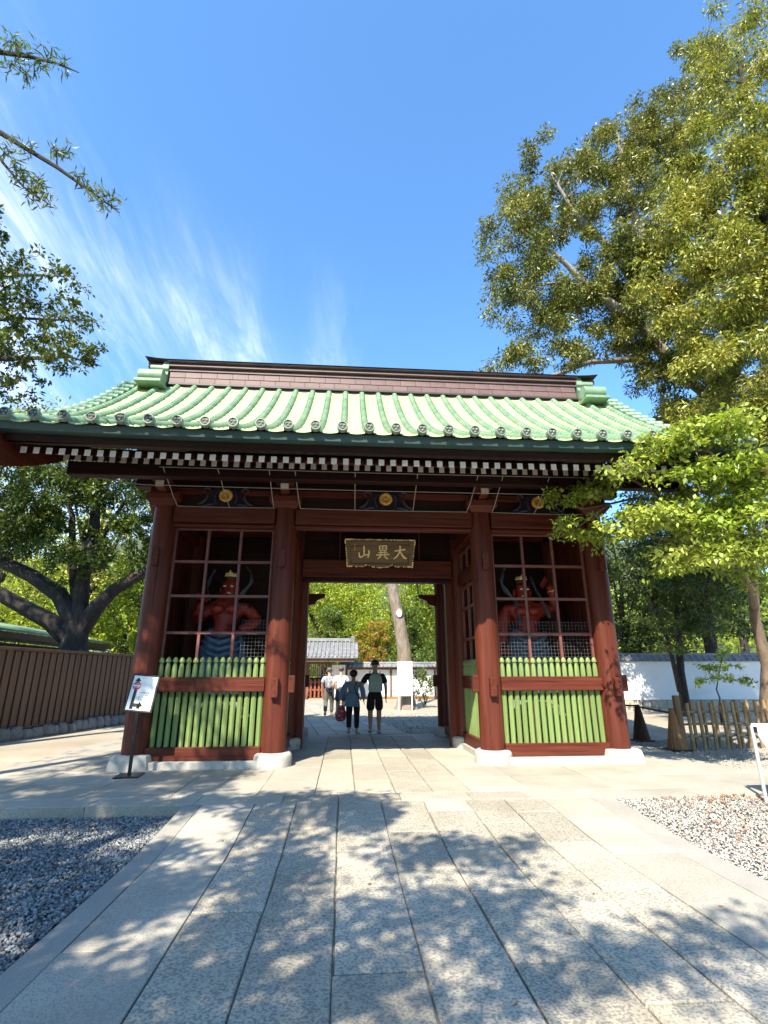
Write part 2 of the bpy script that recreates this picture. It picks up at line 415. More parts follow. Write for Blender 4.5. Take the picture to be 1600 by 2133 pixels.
# ---- path beyond the gate, veering slightly left
bp=MB(); sh=-0.125
bp.add([(-3.6+sh*4.5,4.5,-0.03),(0.95+sh*4.5+0.6,4.5,-0.03),(1.55+sh*24,24,-0.03),(-3.6+sh*24,24,-0.03)],[(0,1,2,3)])
bpath=struct(bp.build('inner_path',M['joint']))
bx=[-3.6,-2.9,-2.2,-1.55,-0.72,-0.25,0.3,0.85,1.5]
bx=[v+0.0 for v in bx]
for i in range(8):
    c=[4.52]; yy=4.52
    while yy<23.5:
        yy+=random.uniform(0.75,1.5); c.append(min(yy,24.0))
    lane(bpath,bx[i]+0.55*0,bx[i+1],c,z0,M['slab'],gap=0.009,ch=0.008,shear=sh,jit=0.006)

# ---- gravel: real stones on a bed
def stones(name,n,region,zf,size,mat,zbed):
    P=region(n); n=len(P)
    base=np.array([[1,0,0],[-1,0,0],[0,1,0],[0,-1,0],[0,0,1],[0,0,-1]],float)
    fac=np.array([[0,2,4],[2,1,4],[1,3,4],[3,0,4],[2,0,5],[1,2,5],[3,1,5],[0,3,5]])
    s=RNG.uniform(0.55,1.25,(n,1,1))*size
    V=np.repeat(base[None],n,0)*RNG.uniform(0.6,1.25,(n,6,1))
    V=V+RNG.normal(0,0.16,V.shape)
    V*=np.array([1.15,0.95,0.72]); V*=s
    a=RNG.uniform(0,2*np.pi,n); t=RNG.uniform(-0.6,0.6,n)
    c,sn=np.cos(a)[:,None],np.sin(a)[:,None]; ct,st=np.cos(t)[:,None],np.sin(t)[:,None]
    X=V[:,:,0]*ct-V[:,:,2]*st; Z=V[:,:,0]*st+V[:,:,2]*ct; Y=V[:,:,1]
    V=np.stack([X*c-Y*sn,X*sn+Y*c,Z],2)
    z=np.array([zf(y) for y in P[:,1]])+RNG.uniform(-0.3,0.7,n)*size
    V+=np.stack([P[:,0],P[:,1],z],1)[:,None]
    F=(fac[None]+6*np.arange(n)[:,None,None]).reshape(-1,3)
    o=stuff(obj(name,arr_mesh(name,V.reshape(-1,3),F,mat)))
    return o
gb=MB(); gb.add([(-9.5,-12,-0.135),(-2.5,-12,-0.135),(-2.5,-2.6,-0.135),(-9.5,-2.6,-0.135)],[(0,1,2,3)])
struct(gb.build('gravel_bed',M['gravel_bed']))
def rl(n):
    # denser close to the camera's field of view
    p=np.stack([-2.52-RNG.random(n)**1.1*3.6,-7.2+RNG.random(n)*4.58],1); return p
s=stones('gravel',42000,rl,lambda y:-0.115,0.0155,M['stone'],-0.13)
tag(s,'grey gravel with the shade toned into its colour, left of the stone path','gravel')
gb=MB()
def zr(y): return zp(y)-0.03 if y<-2.6 else -0.012
for a,b in ((-12,-4.2),(-4.2,-3.4),(-3.4,-2.6)):
    gb.add([(2.58,a,zr(a)-0.02),(12,a,zr(a)-0.02),(12,b,zr(b-1e-6)-0.02),(2.58,b,zr(b-1e-6)-0.02)],[(0,1,2,3)])
struct(gb.build('gravel_bed',M['gravel_bed']))
def rr(n):
    p=np.stack([2.58+RNG.random(n)*4.2,-6.2+RNG.random(n)*3.6],1); return p
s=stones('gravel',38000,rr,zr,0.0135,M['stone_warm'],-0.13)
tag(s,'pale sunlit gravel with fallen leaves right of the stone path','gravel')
gb=MB(); gb.add([(5.45,-0.92,-0.04),(40,-0.92,-0.04),(40,40,-0.04),(5.45,40,-0.04)],[(0,1,2,3)])
struct(gb.build('garden_soil',M['soil']))
def rg(n):
    p=np.stack([5.46+RNG.random(n)*4.5,-0.9+RNG.random(n)*4.0],1); return p
s=stones('gravel',9000,rg,lambda y:-0.035,0.015,M['stone_warm'],-0.13)
tag(s,'fine pale gravel around the bamboo fence','gravel')
def rb(n):
    y=4.6+RNG.random(n)*8; x=1.62+sh*y+RNG.random(n)*4.5
    return np.stack([x,y],1)
gb=MB(); gb.add([(1.55+sh*4.5,4.5,-0.05),(14,4.5,-0.05),(14,26,-0.05),(1.55+sh*26,26,-0.05)],[(0,1,2,3)])
struct(gb.build('courtyard_sand',M['soil']))
s=stones('gravel',6000,rb,lambda y:-0.04,0.018,M['stone_warm'],-0.1)
tag(s,'gravel strip right of the path behind the gate','gravel')
# ---- fallen leaves on the right-hand gravel
def scatter_leaves(n,region,z,size,mat,name):
    P=region(n); V=[];F=[]
    a=RNG.uniform(0,2*np.pi,n); s=RNG.uniform(0.6,1.3,n)*size
    for i in range(n):
        c,sn=math.cos(a[i])*s[i],math.sin(a[i])*s[i]; x,y=P[i]; zz=z(y)+RNG.uniform(0.012,0.022)
        o=len(V); w=0.38
        V+=[(x-c,y-sn,zz+RNG.uniform(0,.01)),(x-sn*w,y+c*w,zz),(x+c,y+sn,zz+RNG.uniform(0,.014)),(x+sn*w,y-c*w,zz)]
        F.append((o,o+1,o+2,o+3))
    return stuff(obj(name,arr_mesh(name,np.array(V),np.array(F),mat)))
def rd(n):
    y=-2.62-RNG.random(n)**1.6*3.2; x=2.9+RNG.random(n)**0.8*3.2
    return np.stack([x,y],1)
tag(scatter_leaves(1000,rd,lambda y:zr(y)+0.012,0.032,M['dry_leaf'],'fallen_leaves'),'brown fallen leaves scattered over the right gravel','leaves')

def rpath(n):
    return np.stack([-2.2+RNG.random(n)*4.6,-6.4+RNG.random(n)*7.6],1)
tag(scatter_leaves(26,rpath,lambda y:zp(y)-0.012,0.022,M['dry_leaf'],'fallen_leaves'),'few small dry leaves lying on the stone paving','leaves')
# ================================================================== TEMPLE GATE
A=1.844; B=4.043; D1=2.074; D2=4.150; RC=0.208
gate=thing('temple_gate','red-brown wooden temple gate with a green copper tile roof','gate')
# ---- columns on stone plinths
col_me=MB().lathe(0,0,[(RC*1.005,0.20),(RC*1.012,0.47),(RC,0.485),(RC,2.5),(RC*0.985,3.6),(RC*0.95,4.36)],36).mesh('column',M['red_v'],True)
rp=MB().lathe(0,0,[(0.315,-0.01),(0.315,0.15),(0.305,0.185),(0.27,0.212)],28).mesh('plinth',M['plinth'],True)
def sq_plinth():
    m=MB(); vs=[];n=24
    for sc,z in ((0.335,-0.01),(0.325,0.10),(0.30,0.20),(0.275,0.212)):
        for k in range(n):
            a=2*math.pi*k/n; c,s=math.cos(a),math.sin(a); p=6.0
            r=1/((abs(c)**p+abs(s)**p)**(1/p)); vs.append((sc*r*c,sc*r*s,z))
    fs=[(i*n+k,i*n+(k+1)%n,(i+1)*n+(k+1)%n,(i+1)*n+k) for i in range(3) for k in range(n)]
    fs.append(tuple(3*n+k for k in range(n)))
    return m.add(vs,fs).mesh('plinth',M['plinth'],True)
sp=sq_plinth()
nuki_end=MB().box(-0.058,0.058,-0.30,-0.1,-0.155,0.155,0.006).mesh('beam_end',M['red_y'])
nuki_end_x=MB().box(-0.30,-0.1,-0.058,0.058,-0.14,0.14,0.006).mesh('beam_end',M['red_x'])
for y in (0,D1,D2):
    for x in (-B,-A,A,B):
        c=obj('column',col_me,gate,(x,y,0)); c.rotation_euler=(0,0,random.uniform(0,6.28))
        obj('plinth',rp if abs(x)<2 else sp,gate,(x,y,0))
        if y==0:
            obj('beam_end',nuki_end,gate,(x,y,1.215)); obj('beam_end',nuki_end,gate,(x,y,3.40))
    for s in (-1,1):
        e=obj('beam_end',nuki_end_x,gate,(s*B,y,1.27)); e.scale=(-s*-1.0 if s<0 else -1,1,1)
        e=obj('beam_end',nuki_end_x,gate,(s*A,y,1.27)); e.scale=(-1 if s<0 else 1,1,1)
# ---- stone sills and wooden ground beams, rails, head beams
def beam(name,x0,x1,y0,y1,z0,z1,mat,c=0.008,parent=gate): return MB().box(x0,x1,y0,y1,z0,z1,c).build(name,mat,parent)
for s in (-1,1):
    xi,xo=(A+RC-0.02,B-RC+0.02); x0,x1=(xi,xo) if s>0 else (-xo,-xi)
    beam('stone_sill',x0-0.0,x1+0.0,-0.235,0.15,-0.01,0.105,M['plinth'])
    beam('ground_beam',x0,x1,-0.135,0.10,0.108,0.305,M['red_x'])
    beam('rail',x0,x1,-0.125,-0.035,1.15,1.385,M['red_x'])
    beam('head_beam',x0,x1,-0.15,0.15,4.075,4.36,M['red_x'])
    beam('head_moulding',x0,x1,-0.09,0.09,4.005,4.06,M['red_x'])
    # side of the passage (between front and middle rows)
    xs=s*A
    beam('stone_sill',xs-0.14,xs+0.14,RC+0.1,D1-RC-0.1,-0.01,0.105,M['plinth'])
    beam('ground_beam',xs-0.10,xs+0.10,RC,D1-RC,0.108,0.305,M['red_y'])
    beam('rail',xs-0.06,xs+0.06,RC-.02,D1-RC+.02,1.15,1.385,M['red_y'])
    beam('head_beam',xs-0.12,xs+0.12,RC-.02,D1-RC+.02,4.075,4.36,M['red_y'])
    beam('tie_beam',xs-0.07,xs+0.07,RC-.02,D1-RC+.02,3.28,3.52,M['red_y'])
    # passage sides behind the middle row, outer sides and rear walls: boarded
    for (xx,ya,yb) in ((xs,D1+RC,D2-RC),):
        beam('rail',xx-0.06,xx+0.06,ya-.02,yb+.02,1.15,1.385,M['red_y'])
        beam('ground_beam',xx-0.10,xx+0.10,ya,yb,0.06,0.255,M['red_y'])
        wp=beam('board_wall',xx-0.02,xx+0.02,ya,yb,0.26,4.3,M['dark_y'],0.002)
        for k in range(8):
            yy=ya+(yb-ya)*(k+0.5)/8
            beam('board',xx-0.032,xx+0.032,yy-(yb-ya)/16+0.004,yy+(yb-ya)/16-0.004,0.265,4.29,M['red_v'],0.004,wp)
        beam('head_beam',xx-0.12,xx+0.12,ya-.02,yb+.02,4.075,4.36,M['red_y'])
    xo=s*B
    for (ya,yb) in ((RC,D1-RC),(D1+RC,D2-RC)):
        wp=beam('board_wall',xo-0.02,xo+0.02,ya,yb,0.12,4.3,M['dark_y'],0.002)
        for k in range(8):
            yy=ya+(yb-ya)*(k+0.5)/8
            beam('board',xo-0.032,xo+0.032,yy-(yb-ya)/16+0.004,yy+(yb-ya)/16-0.004,0.125,4.29,M['red_v'],0.004,wp)
        beam('rail',xo-0.06,xo+0.06,ya-.02,yb+.02,1.15,1.385,M['red_y'])
        beam('head_beam',xo-0.12,xo+0.12,ya-.02,yb+.02,4.075,4.36,M['red_y'])
        beam('stone_sill',xo-0.14,xo+0.14,ya,yb,-0.01,0.105,M['plinth'])
    # wall behind each statue (middle row) and rear bay wall
    for yy in (D1,D2):
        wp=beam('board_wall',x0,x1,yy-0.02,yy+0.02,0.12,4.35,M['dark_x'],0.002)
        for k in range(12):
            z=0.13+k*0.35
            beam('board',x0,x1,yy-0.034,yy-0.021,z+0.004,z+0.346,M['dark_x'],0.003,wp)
        beam('head_beam',x0,x1,yy-0.12,yy+0.12,4.36,4.62,M['red_x'])
beam('head_beam',-A+RC-.02,A-RC+.02,-0.15,0.15,4.075,4.36,M['red_x'])
beam('head_moulding',-A+RC-.02,A-RC+.02,-0.10,0.10,4.01,4.06,M['red_x'])
# inner door frame on the middle row
beam('lintel',-A+RC-.02,A-RC+.02,D1-0.16,D1+0.16,3.47,3.86,M['red_x'])
beam('lintel_strip',-A+RC-.02,A-RC+.02,D1-0.10,D1+0.10,3.375,3.462,M['dark_x'])
for s in (-1,1): beam('door_post',s*(A-RC-0.05)-0.07,s*(A-RC-0.05)+0.07,D1-0.09,D1+0.09,0.0,3.37,M['red_v'])
beam('transom_panel',-A+RC-.02,A-RC+.02,D1+0.02,D1+0.05,3.862,5.2,M['dark_x'],0.002)
for x in (-0.85,0.95): beam('transom_bar',x-0.012,x+0.012,D1-0.05,D1-0.02,3.865,4.57,M['lattice'],0.002)
beam('transom_bar',-A+RC,A-RC,D1-0.06,D1-0.02,4.572,4.60,M['lattice'],0.002)
for x in (-0.85,0.95): beam('ceiling_bar',x-0.012,x+0.012,0.16,D1-0.061,4.572,4.60,M['lattice'],0.002)
beam('rear_head_beam',-A+RC-.02,A-RC+.02,D2-0.15,D2+0.15,4.075,4.36,M['red_x'])
for s in (-1,1):
    MB().prism([(s*(A-RC),3.42),(s*(A-RC-0.42),3.42),(s*(A-RC-0.40),3.33),(s*(A-RC-0.22),3.26),(s*(A-RC-0.16),3.16),(s*(A-RC),3.12)],'y',D2-0.06,D2+0.06).build('bracket_arm',M['red_x'],gate)
for s in (-1,1):
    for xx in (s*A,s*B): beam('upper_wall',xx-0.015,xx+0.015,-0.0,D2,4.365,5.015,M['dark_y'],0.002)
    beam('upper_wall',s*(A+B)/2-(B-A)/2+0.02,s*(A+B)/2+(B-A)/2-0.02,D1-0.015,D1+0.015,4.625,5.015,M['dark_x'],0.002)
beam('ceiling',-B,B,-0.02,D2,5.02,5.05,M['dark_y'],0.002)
# ---- lattice windows + wire mesh + picket fences
def bars(parent_name,along,c0,c1,fixed,inner_n,z0,z1,levels,w=0.024):
    """lattice: along='x' or 'y' between c0 and c1 at the fixed other coordinate"""
    m=MB()
    def bx(a0,a1,b0,b1,zz0,zz1):
        if along=='x': return MB().box(a0,a1,b0,b1,zz0,zz1,0.003)
        return MB().box(b0,b1,a0,a1,zz0,zz1,0.003)
    fr=bx(c0,c1,fixed-0.03,fixed+0.03,z1,z1+0.03).build(parent_name,M['lattice'],gate)
    for k in range(inner_n+2):
        t=c0+0.012+(c1-c0-0.024)*k/(inner_n+1)
        bx(t-w,t+w,fixed-0.026,fixed+0.026,z0,z1-0.001).build('upright_bar',M['lattice'],fr)
    for z in levels:
        bx(c0,c1,fixed-0.030,fixed+0.020,z-w,z+w).build('cross_bar',M['lattice'],fr)
    return fr
def picket():
    n=8; prof=[(0.043,0.30),(0.043,1.50),(0.038,1.56),(0.026,1.605),(0.026,1.615),(0.043,1.625),(0.045,1.655),(0.032,1.69),(0.012,1.71)]
    vs=[];fs=[]
    for r,z in prof:
        for k in range(n):
            a=2*math.pi*(k+0.5)/n; vs.append((r*math.cos(a),r*math.sin(a),z))
    for i in range(len(prof)-1):
        for k in range(n): fs.append((i*n+k,i*n+(k+1)%n,(i+1)*n+(k+1)%n,(i+1)*n+k))
    fs.append(tuple((len(prof)-1)*n+k for k in range(n)))
    return MB().add(vs,fs).mesh('picket',M['green'],True)
pk=picket()
for s in (-1,1):
    x0,x1=(A+RC,B-RC) if s>0 else (-B+RC,-A-RC)
    bars('lattice_window','x',x0,x1,0.06,2,0.31,3.97,(3.38,2.76,2.12))
    bars('lattice_window','y',RC,D1-RC,s*A+s*0.03,2,0.31,3.97,(3.20,2.76,2.12))
    pf=beam('picket_fence',x0,x1,0.015,0.035,1.20,1.26,M['dark_x'],0.002)
    n=16
    for k in range(n): obj('picket',pk,pf,(x0+0.045+(x1-x0-0.09)*k/(n-1),-0.008,random.uniform(-.006,.004)))
    pf=beam('picket_fence',s*A+s*0.062,s*A+s*0.08,RC,D1-RC,1.20,1.26,M['dark_y'],0.002)
    for k in range(18): obj('picket',pk,pf,(s*A-s*0.0,RC+0.04+(D1-2*RC-0.08)*k/17,random.uniform(-.006,.004)))
def mesh_panel(x0,x1,z0,z1,y):
    m=MB(); w=0.0013; st=0.062
    k=x0
    while k<=x1: m.box(k-w,k+w,y-w,y+w,z0,z1); k+=st
    z=z0
    while z<=z1: m.box(x0,x1,y-w-.005,y+w-.005,z-w,z+w); z+=st
    return stuff(m.build('wire_mesh',M['wire'],gate))
mesh_panel(A+RC+0.03,B-RC-0.03,1.60,2.36,0.12)
mesh_panel(-2.52,-A-RC-0.03,1.60,2.36,0.12)
# ---- capitals and bracket arms
cap=MB().add(*[(lambda: ([(-.20,-.20,4.362),(.20,-.20,4.362),(.20,.20,4.362),(-.20,.20,4.362),(-.29,-.29,4.47),(.29,-.29,4.47),(.29,.29,4.47),(-.29,.29,4.47),(-.29,-.29,4.58),(.29,-.29,4.58),(.29,.29,4.58),(-.29,.29,4.58)],
   [(3,2,1,0),(0,1,5,4),(1,2,6,5),(2,3,7,6),(3,0,4,7),(4,5,9,8),(5,6,10,9),(6,7,11,10),(7,4,8,11),(8,9,10,11)]))()][0]).mesh('capital',M['red_x'])
arm=MB().prism([(0.2,4.60),(-0.34,4.60),(-0.44,4.62),(-0.50,4.66),(-0.50,4.745),(0.2,4.745)],'x',-0.075,0.075).mesh('bracket_arm',M['red_y'])
arm2=MB().prism([(0.2,4.80),(-0.66,4.80),(-0.78,4.75),(-0.86,4.73),(-0.86,4.87),(0.2,4.90)],'x',-0.075,0.075).mesh('bracket_arm',M['red_y'])
blk=MB().box(-0.16,0.16,-0.46,-0.16,4.748,4.80,0.01).mesh('bearing_block',M['red_x'])
w1=MB().box(-0.072,0.072,-0.508,-0.5005,4.622,4.735,0.002).mesh('white_arm_end',M['cream'])
w2=MB().box(-0.072,0.072,-0.868,-0.8605,4.735,4.865,0.002).mesh('white_arm_end',M['cream'])
for x in (-B,-A,A,B):
    cp=obj('capital',cap,gate,(x,0,0))
    for me,nm in ((arm,'bracket_arm'),(arm2,'bracket_arm'),(blk,'bearing_block'),(w1,'white_arm_end'),(w2,'white_arm_end')): obj(nm,me,cp)
    obj('capital',cap,gate,(x,D2,0))
beam('frieze',-B,B,-0.06,-0.02,4.36,5.0,M['dark_x'],0.002)
beam('frieze_rail',-B-0.3,B+0.3,-0.11,0.03,4.62,4.74,M['red_x'])
beam('purlin',-5.45,5.45,-0.90,-0.72,4.66,4.90,M['dark_x'],0.01)
beam('purlin',-5.45,5.45,D2+0.72,D2+0.90,4.66,4.90,M['dark_x'],0.01)
for s in (-1,1): beam('white_beam_end',s*5.456-0.004,s*5.456+0.004,-0.895,-0.725,4.665,4.895,M['cream'],0.001)
for s in (-1,1):                                  # beams carrying the gable overhang
    for y in (0.0,D1,D2): beam('gable_beam',s*4.3-0.32,s*4.3+0.32,y-0.11,y+0.11,4.755,4.97,M['dark_x'],0.008)
# gable walls
for s in (-1,1):
    MB().prism([(0,4.98),(D2,4.98),(D2/2,7.2)],'x',s*B-0.03,s*B+0.03).build('gable_wall',M['dark_y'],gate)
# ---- painted frog-leg struts with gold chrysanthemums
def kiku():
    m=MB(); n=16; seg=4; vs=[(0,-0.05,0)]; ring=[]
    for k in range(n*seg):
        a=2*math.pi*k/(n*seg); ph=(k%seg)/seg
        r=0.115+0.012*math.sin(math.pi*ph); ring.append((r,a,ph))
    for r,a,ph in ring: vs.append((0.035*math.cos(a),-0.03,0.035*math.sin(a)))
    for r,a,ph in ring: vs.append((r*0.8*math.cos(a),-0.042-0.012*math.sin(math.pi*ph),r*0.8*math.sin(a)))
    for r,a,ph in ring: vs.append((r*math.cos(a),-0.03,r*math.sin(a)))
    for r,a,ph in ring: vs.append((r*math.cos(a),0.0,r*math.sin(a)))
    K=n*seg; fs=[]
    for i in range(3):
        for k in range(K): fs.append((1+i*K+k,1+i*K+(k+1)%K,1+(i+1)*K+(k+1)%K,1+(i+1)*K+k))
    m.add(vs,fs)
    m.add([(0.036*math.cos(2*math.pi*k/12),-0.045-0.0*k,0.036*math.sin(2*math.pi*k/12)) for k in range(12)]+[(0,-0.06,0)],[(k,(k+1)%12,12) for k in range(12)])
    return m.mesh('gold_chrysanthemum',M['gold_dull'],True)
M['carve']=material('painted_carving',(0.016,0.011,0.018),(0.03,0.026,0.035),rough=0.9,spec=0.1,scale=(9,9,9),c3=(0.07,0.03,0.015),c3_scale=(11,11,11))
M['carve2']=material('blue_painted_scroll',(0.022,0.020,0.05),(0.04,0.042,0.06),rough=0.5,scale=(9,9,9))
kk=kiku()
def scroll(s):
    m=MB()
    m.tube([(s*0.17,0,-.14),(s*0.20,0,-0.04),(s*0.19,0,.05),(s*.14,0,.12)],[.012,.016,.016,.012],6)
    pts=[]
    for i in range(14):
        a=i/13*4.6; r=0.085*(1-i/17); pts.append((s*(0.36-r*math.cos(a)),0,0.10+r*math.sin(a)))
    m.tube(pts,[.022-.001*i for i in range(14)],6)
    m.tube([(s*.33,0,.02),(s*.36,0,-.06),(s*.42,0,-.13),(s*.50,0,-.16)],[.02,.024,.026,.012],6)
    m.tube([(s*.22,0,-.15),(s*.32,0,-.16),(s*.42,0,-.19)],[.018,.02,.01],6)
    return m
for x,nm in ((-2.95,0),(0.02,0),(2.97,0)):
    st=MB().prism([(-.55,-.20),(.55,-.20),(.46,-.10),(.30,-.02),(.24,.14),(.12,.20),(-.12,.20),(-.24,.14),(-.30,-.02),(-.46,-.10)],'y',-0.03,0.0).build('frog_leg_strut',M['carve'],gate,loc=(x,-0.115,4.57))
    obj('gold_chrysanthemum',kk,st,(0,-0.035,0.02))
    for s in (-1,1): scroll(s).build('carved_scroll',M['carve2'],st,True,loc=(0,-0.04,0))
# ---- rafters with white painted ends
soff=MB()
soff.add([(-5.70,-2.14,4.66),(5.70,-2.14,4.66),(5.70,-1.02,5.10),(-5.70,-1.02,5.10),(-5.70,2.07,6.62),(5.70,2.07,6.62),
          (5.70,5.17,5.10),(-5.70,5.17,5.10),(-5.70,6.29,4.66),(5.70,6.29,4.66)],[(0,1,2,3),(3,2,5,4),(4,5,6,7),(7,6,9,8)])
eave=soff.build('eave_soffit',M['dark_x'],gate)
def rafter(y0,z0,y1,z1,h=0.044):
    m=MB(); d=Vector((0,y1-y0,z1-z0)).normalized(); nn=Vector((0,-d.z,d.y))
    vs=[]
    for (y,z) in ((y0,z0),(y1,z1)):
        for sx,sn in ((-1,-1),(1,-1),(1,1),(-1,1)):
            vs.append((sx*h*0.95,y+(0 if y==y0 else 0),z+sn*h/abs(nn.z)))
    return m.add(vs,[(0,1,2,3),(7,6,5,4),(0,4,5,1),(1,5,6,2),(2,6,7,3),(3,7,4,0)]).mesh('rafter',M['dark_y'])
fly=rafter(-1.90,4.60,-0.95,5.04); low=rafter(-1.10,4.83,0.3,5.53)
cap1=MB().box(-0.044,0.044,-1.910,-1.9015,4.60-0.05,4.60+0.05,0.002).mesh('rafter_end',M['white'])
cap2=MB().box(-0.044,0.044,-1.110,-1.1015,4.83-0.052,4.83+0.052,0.002).mesh('rafter_end',M['cream'])
for k in range(-30,31):
    x=k*0.1855
    dz=0.05*(abs(x)/5.6)**3
    obj('rafter',fly,eave,(x,0,dz)); obj('rafter_end',cap1,eave,(x,0,dz))
    if abs(x)<5.40: obj('rafter',low,eave,(x,0,dz)); obj('rafter_end',cap2,eave,(x,0,dz))
def xsweep(name,prof,mat,x0=-5.72,x1=5.72,lift=0.05,n=24,parent=None,smooth=False):
    """a moulding with profile (y,z) swept along x with the slight upward curve of the eave"""
    m=MB(); P=len(prof); vs=[];fs=[]
    for i in range(n+1):
        x=x0+(x1-x0)*i/n; dz=lift*(abs(x)/5.6)**3
        for y,z in prof: vs.append((x,y,z+dz))
    for i in range(n):
        for k in range(P): fs.append((i*P+k,i*P+(k+1)%P,(i+1)*P+(k+1)%P,(i+1)*P+k))
    fs.append(tuple(range(P-1,-1,-1))); fs.append(tuple(n*P+k for k in range(P)))
    return m.add(vs,fs).build(name,mat,parent or gate,smooth)
xsweep('eave_batten',[(-1.16,4.885),(-1.02,4.90),(-1.02,5.0),(-1.16,4.96)],M['red_x'],-5.6,5.6)
xsweep('eave_board',[(-2.13,4.645),(-2.0,4.655),(-2.0,4.80),(-2.15,4.745)],M['dark_x'],-5.72,5.72)
xsweep('eave_fascia',[(-2.30,4.755),(-2.10,4.755),(-2.10,4.90),(-2.33,4.865)],M['copper_dark'],-6.0,6.0)
# ---- roof
def roof_z(y):                                    # front slope, y from eave -2.36 up to ridge
    s=y+2.36; return 4.885+0.45*s+0.068*s*s
def roof_zz(y): return roof_z(y if y<=D1 else 2*D1-y)
YR=1.88
sheet=MB(); n=18; vs=[];fs=[]
ysr=[-2.36+(D1+2.36)*i/n for i in range(n+1)]; ysr=ysr+[2*D1-y for y in ysr[-2::-1]]
XN=16
for y in ysr:
    for i in range(XN+1):
        x=-6.02+12.04*i/XN; vs.append((x,y,roof_zz(y)-0.035+0.05*(min(abs(x),5.8)/5.6)**3*max(0,1-abs(y-D1)/4.5+0.0 if False else abs(y-D1)/4.43)))
for a in range(len(ysr)-1):
    for i in range(XN): fs.append((a*(XN+1)+i,a*(XN+1)+i+1,(a+1)*(XN+1)+i+1,(a+1)*(XN+1)+i))
roof=sheet.add(vs,fs).build('roof',M['copper_dark'],gate,True)
SP=0.40
def roll_mesh():
    m=MB(); n=10; ys=[]; y=-2.38
    vs=[];rings=[]
    while y<YR+0.02:
        sl=0.45+0.136*(y+2.36); st=0.135/math.sqrt(1+sl*sl)
        rings+= [(y,0.068),(y+st*0.84,0.061),(y+st*0.86,0.071),(y+st*0.99,0.071)]
        y+=st
    for y,r in rings:
        sl=0.45+0.136*(y+2.36); d=math.sqrt(1+sl*sl); ny,nz=-sl/d,1/d
        for k in range(n+1):
            a=math.pi*k/n; c,s=math.cos(a)*r,math.sin(a)*r*1.05
            vs.append((c,y+ny*s,roof_z(y)+nz*s+0.004))
    fs=[(i*(n+1)+k,i*(n+1)+k+1,(i+1)*(n+1)+k+1,(i+1)*(n+1)+k) for i in range(len(rings)-1) for k in range(n)]
    fs.append(tuple(range(n,-1,-1))); fs.append(tuple((len(rings)-1)*(n+1)+k for k in range(n+1)))
    return m.add(vs,fs).mesh('tile_roll',M['copper'],True)
def pan_mesh():
    m=MB(); vs=[];fs=[]; w=0.142; rows=[]; y=-2.36
    while y<YR:
        rows+=[(y,0.010),(y+0.255,-0.004)]; y+=0.26
    nx=6
    for y,dz in [(rows[0][0]-0.010,-0.016)]+rows:
        for i in range(nx+1):
            t=-1+2*i/nx; vs.append((t*w,y,roof_z(max(y,-2.36))+dz+0.022*t*t-0.020))
    R_=len(rows)+1
    fs=[(a*(nx+1)+i,a*(nx+1)+i+1,(a+1)*(nx+1)+i+1,(a+1)*(nx+1)+i) for a in range(R_-1) for i in range(nx)]
    return m.add(vs,fs).mesh('tile_pan',M['copper_pan'])
def disc_mesh():
    m=MB(); n=20
    m.lathe(0,0,[(0.070,-0.03),(0.080,-0.03),(0.080,0.05),(0.076,0.058),(0.062,0.058),(0.059,0.044),(0.001,0.044)],n,caps=False)
    m2=[(x,-z,y) for x,y,z in m.v]; m.v=m2
    return m.mesh('end_disc',M['copper_disc'],True)
def tomoe_mesh():
    m=MB()
    for k in range(3):
        a=2*math.pi*k/3+0.5
        cx,cz=0.030*math.cos(a),0.030*math.sin(a)
        vs=[(cx,-0.064,cz)]
        for i in range(8): b=2*math.pi*i/8; vs.append((cx+0.021*math.cos(b),-0.05,cz+0.021*math.sin(b)))
        m.add(vs,[(0,1+i,1+(i+1)%8) for i in range(8)])
    return m.mesh('three_comma_relief',M['copper_disc'])
def inset_mesh():
    return MB().add([(0.059*math.cos(2*math.pi*k/20),-0.0452,0.059*math.sin(2*math.pi*k/20)) for k in range(20)],[tuple(range(20))]).mesh('disc_face',M['ridge_dark'])
rm,pm,dm,tm,im=roll_mesh(),pan_mesh(),disc_mesh(),tomoe_mesh(),inset_mesh()
for k in range(-14,15):
    x=k*SP; dz=0.05*(abs(x)/5.6)**3
    o=obj('tile_roll',rm,roof,(x,0,dz*0.6))
    for nm,me in (('end_disc',dm),('three_comma_relief',tm),('disc_face',im)): obj(nm,me,roof,(x,-2.395,4.945+dz))
for k in range(-14,14):
    x=(k+0.5)*SP; obj('tile_pan',pm,roof,(x,0,0.05*(abs(x)/5.6)**3*0.6))
# short rolls lying across the gable verge
vroll=MB(); vroll.tube([(0,0,0),(0.20,0,0),(0.21,0,0),(0.42,0,0),(0.43,0,0),(0.60,0,0)],[.066,.066,.074,.068,.076,.074],10)
vme=vroll.mesh('verge_roll',M['copper'],True)
y=-2.0
while y<YR+0.1:
    for s in (-1,1):
        o=obj('verge_roll',vme,roof,(s*5.70,y,roof_z(y)+0.05)); o.scale=(s*0.6,1,1)
        o=obj('verge_roll',vme,roof,(s*5.70,2*D1-y,roof_z(y)+0.05)); o.scale=(s*0.6,1,1)
    y+=0.30/math.sqrt(1+(0.45+0.136*(y+2.36))**2)
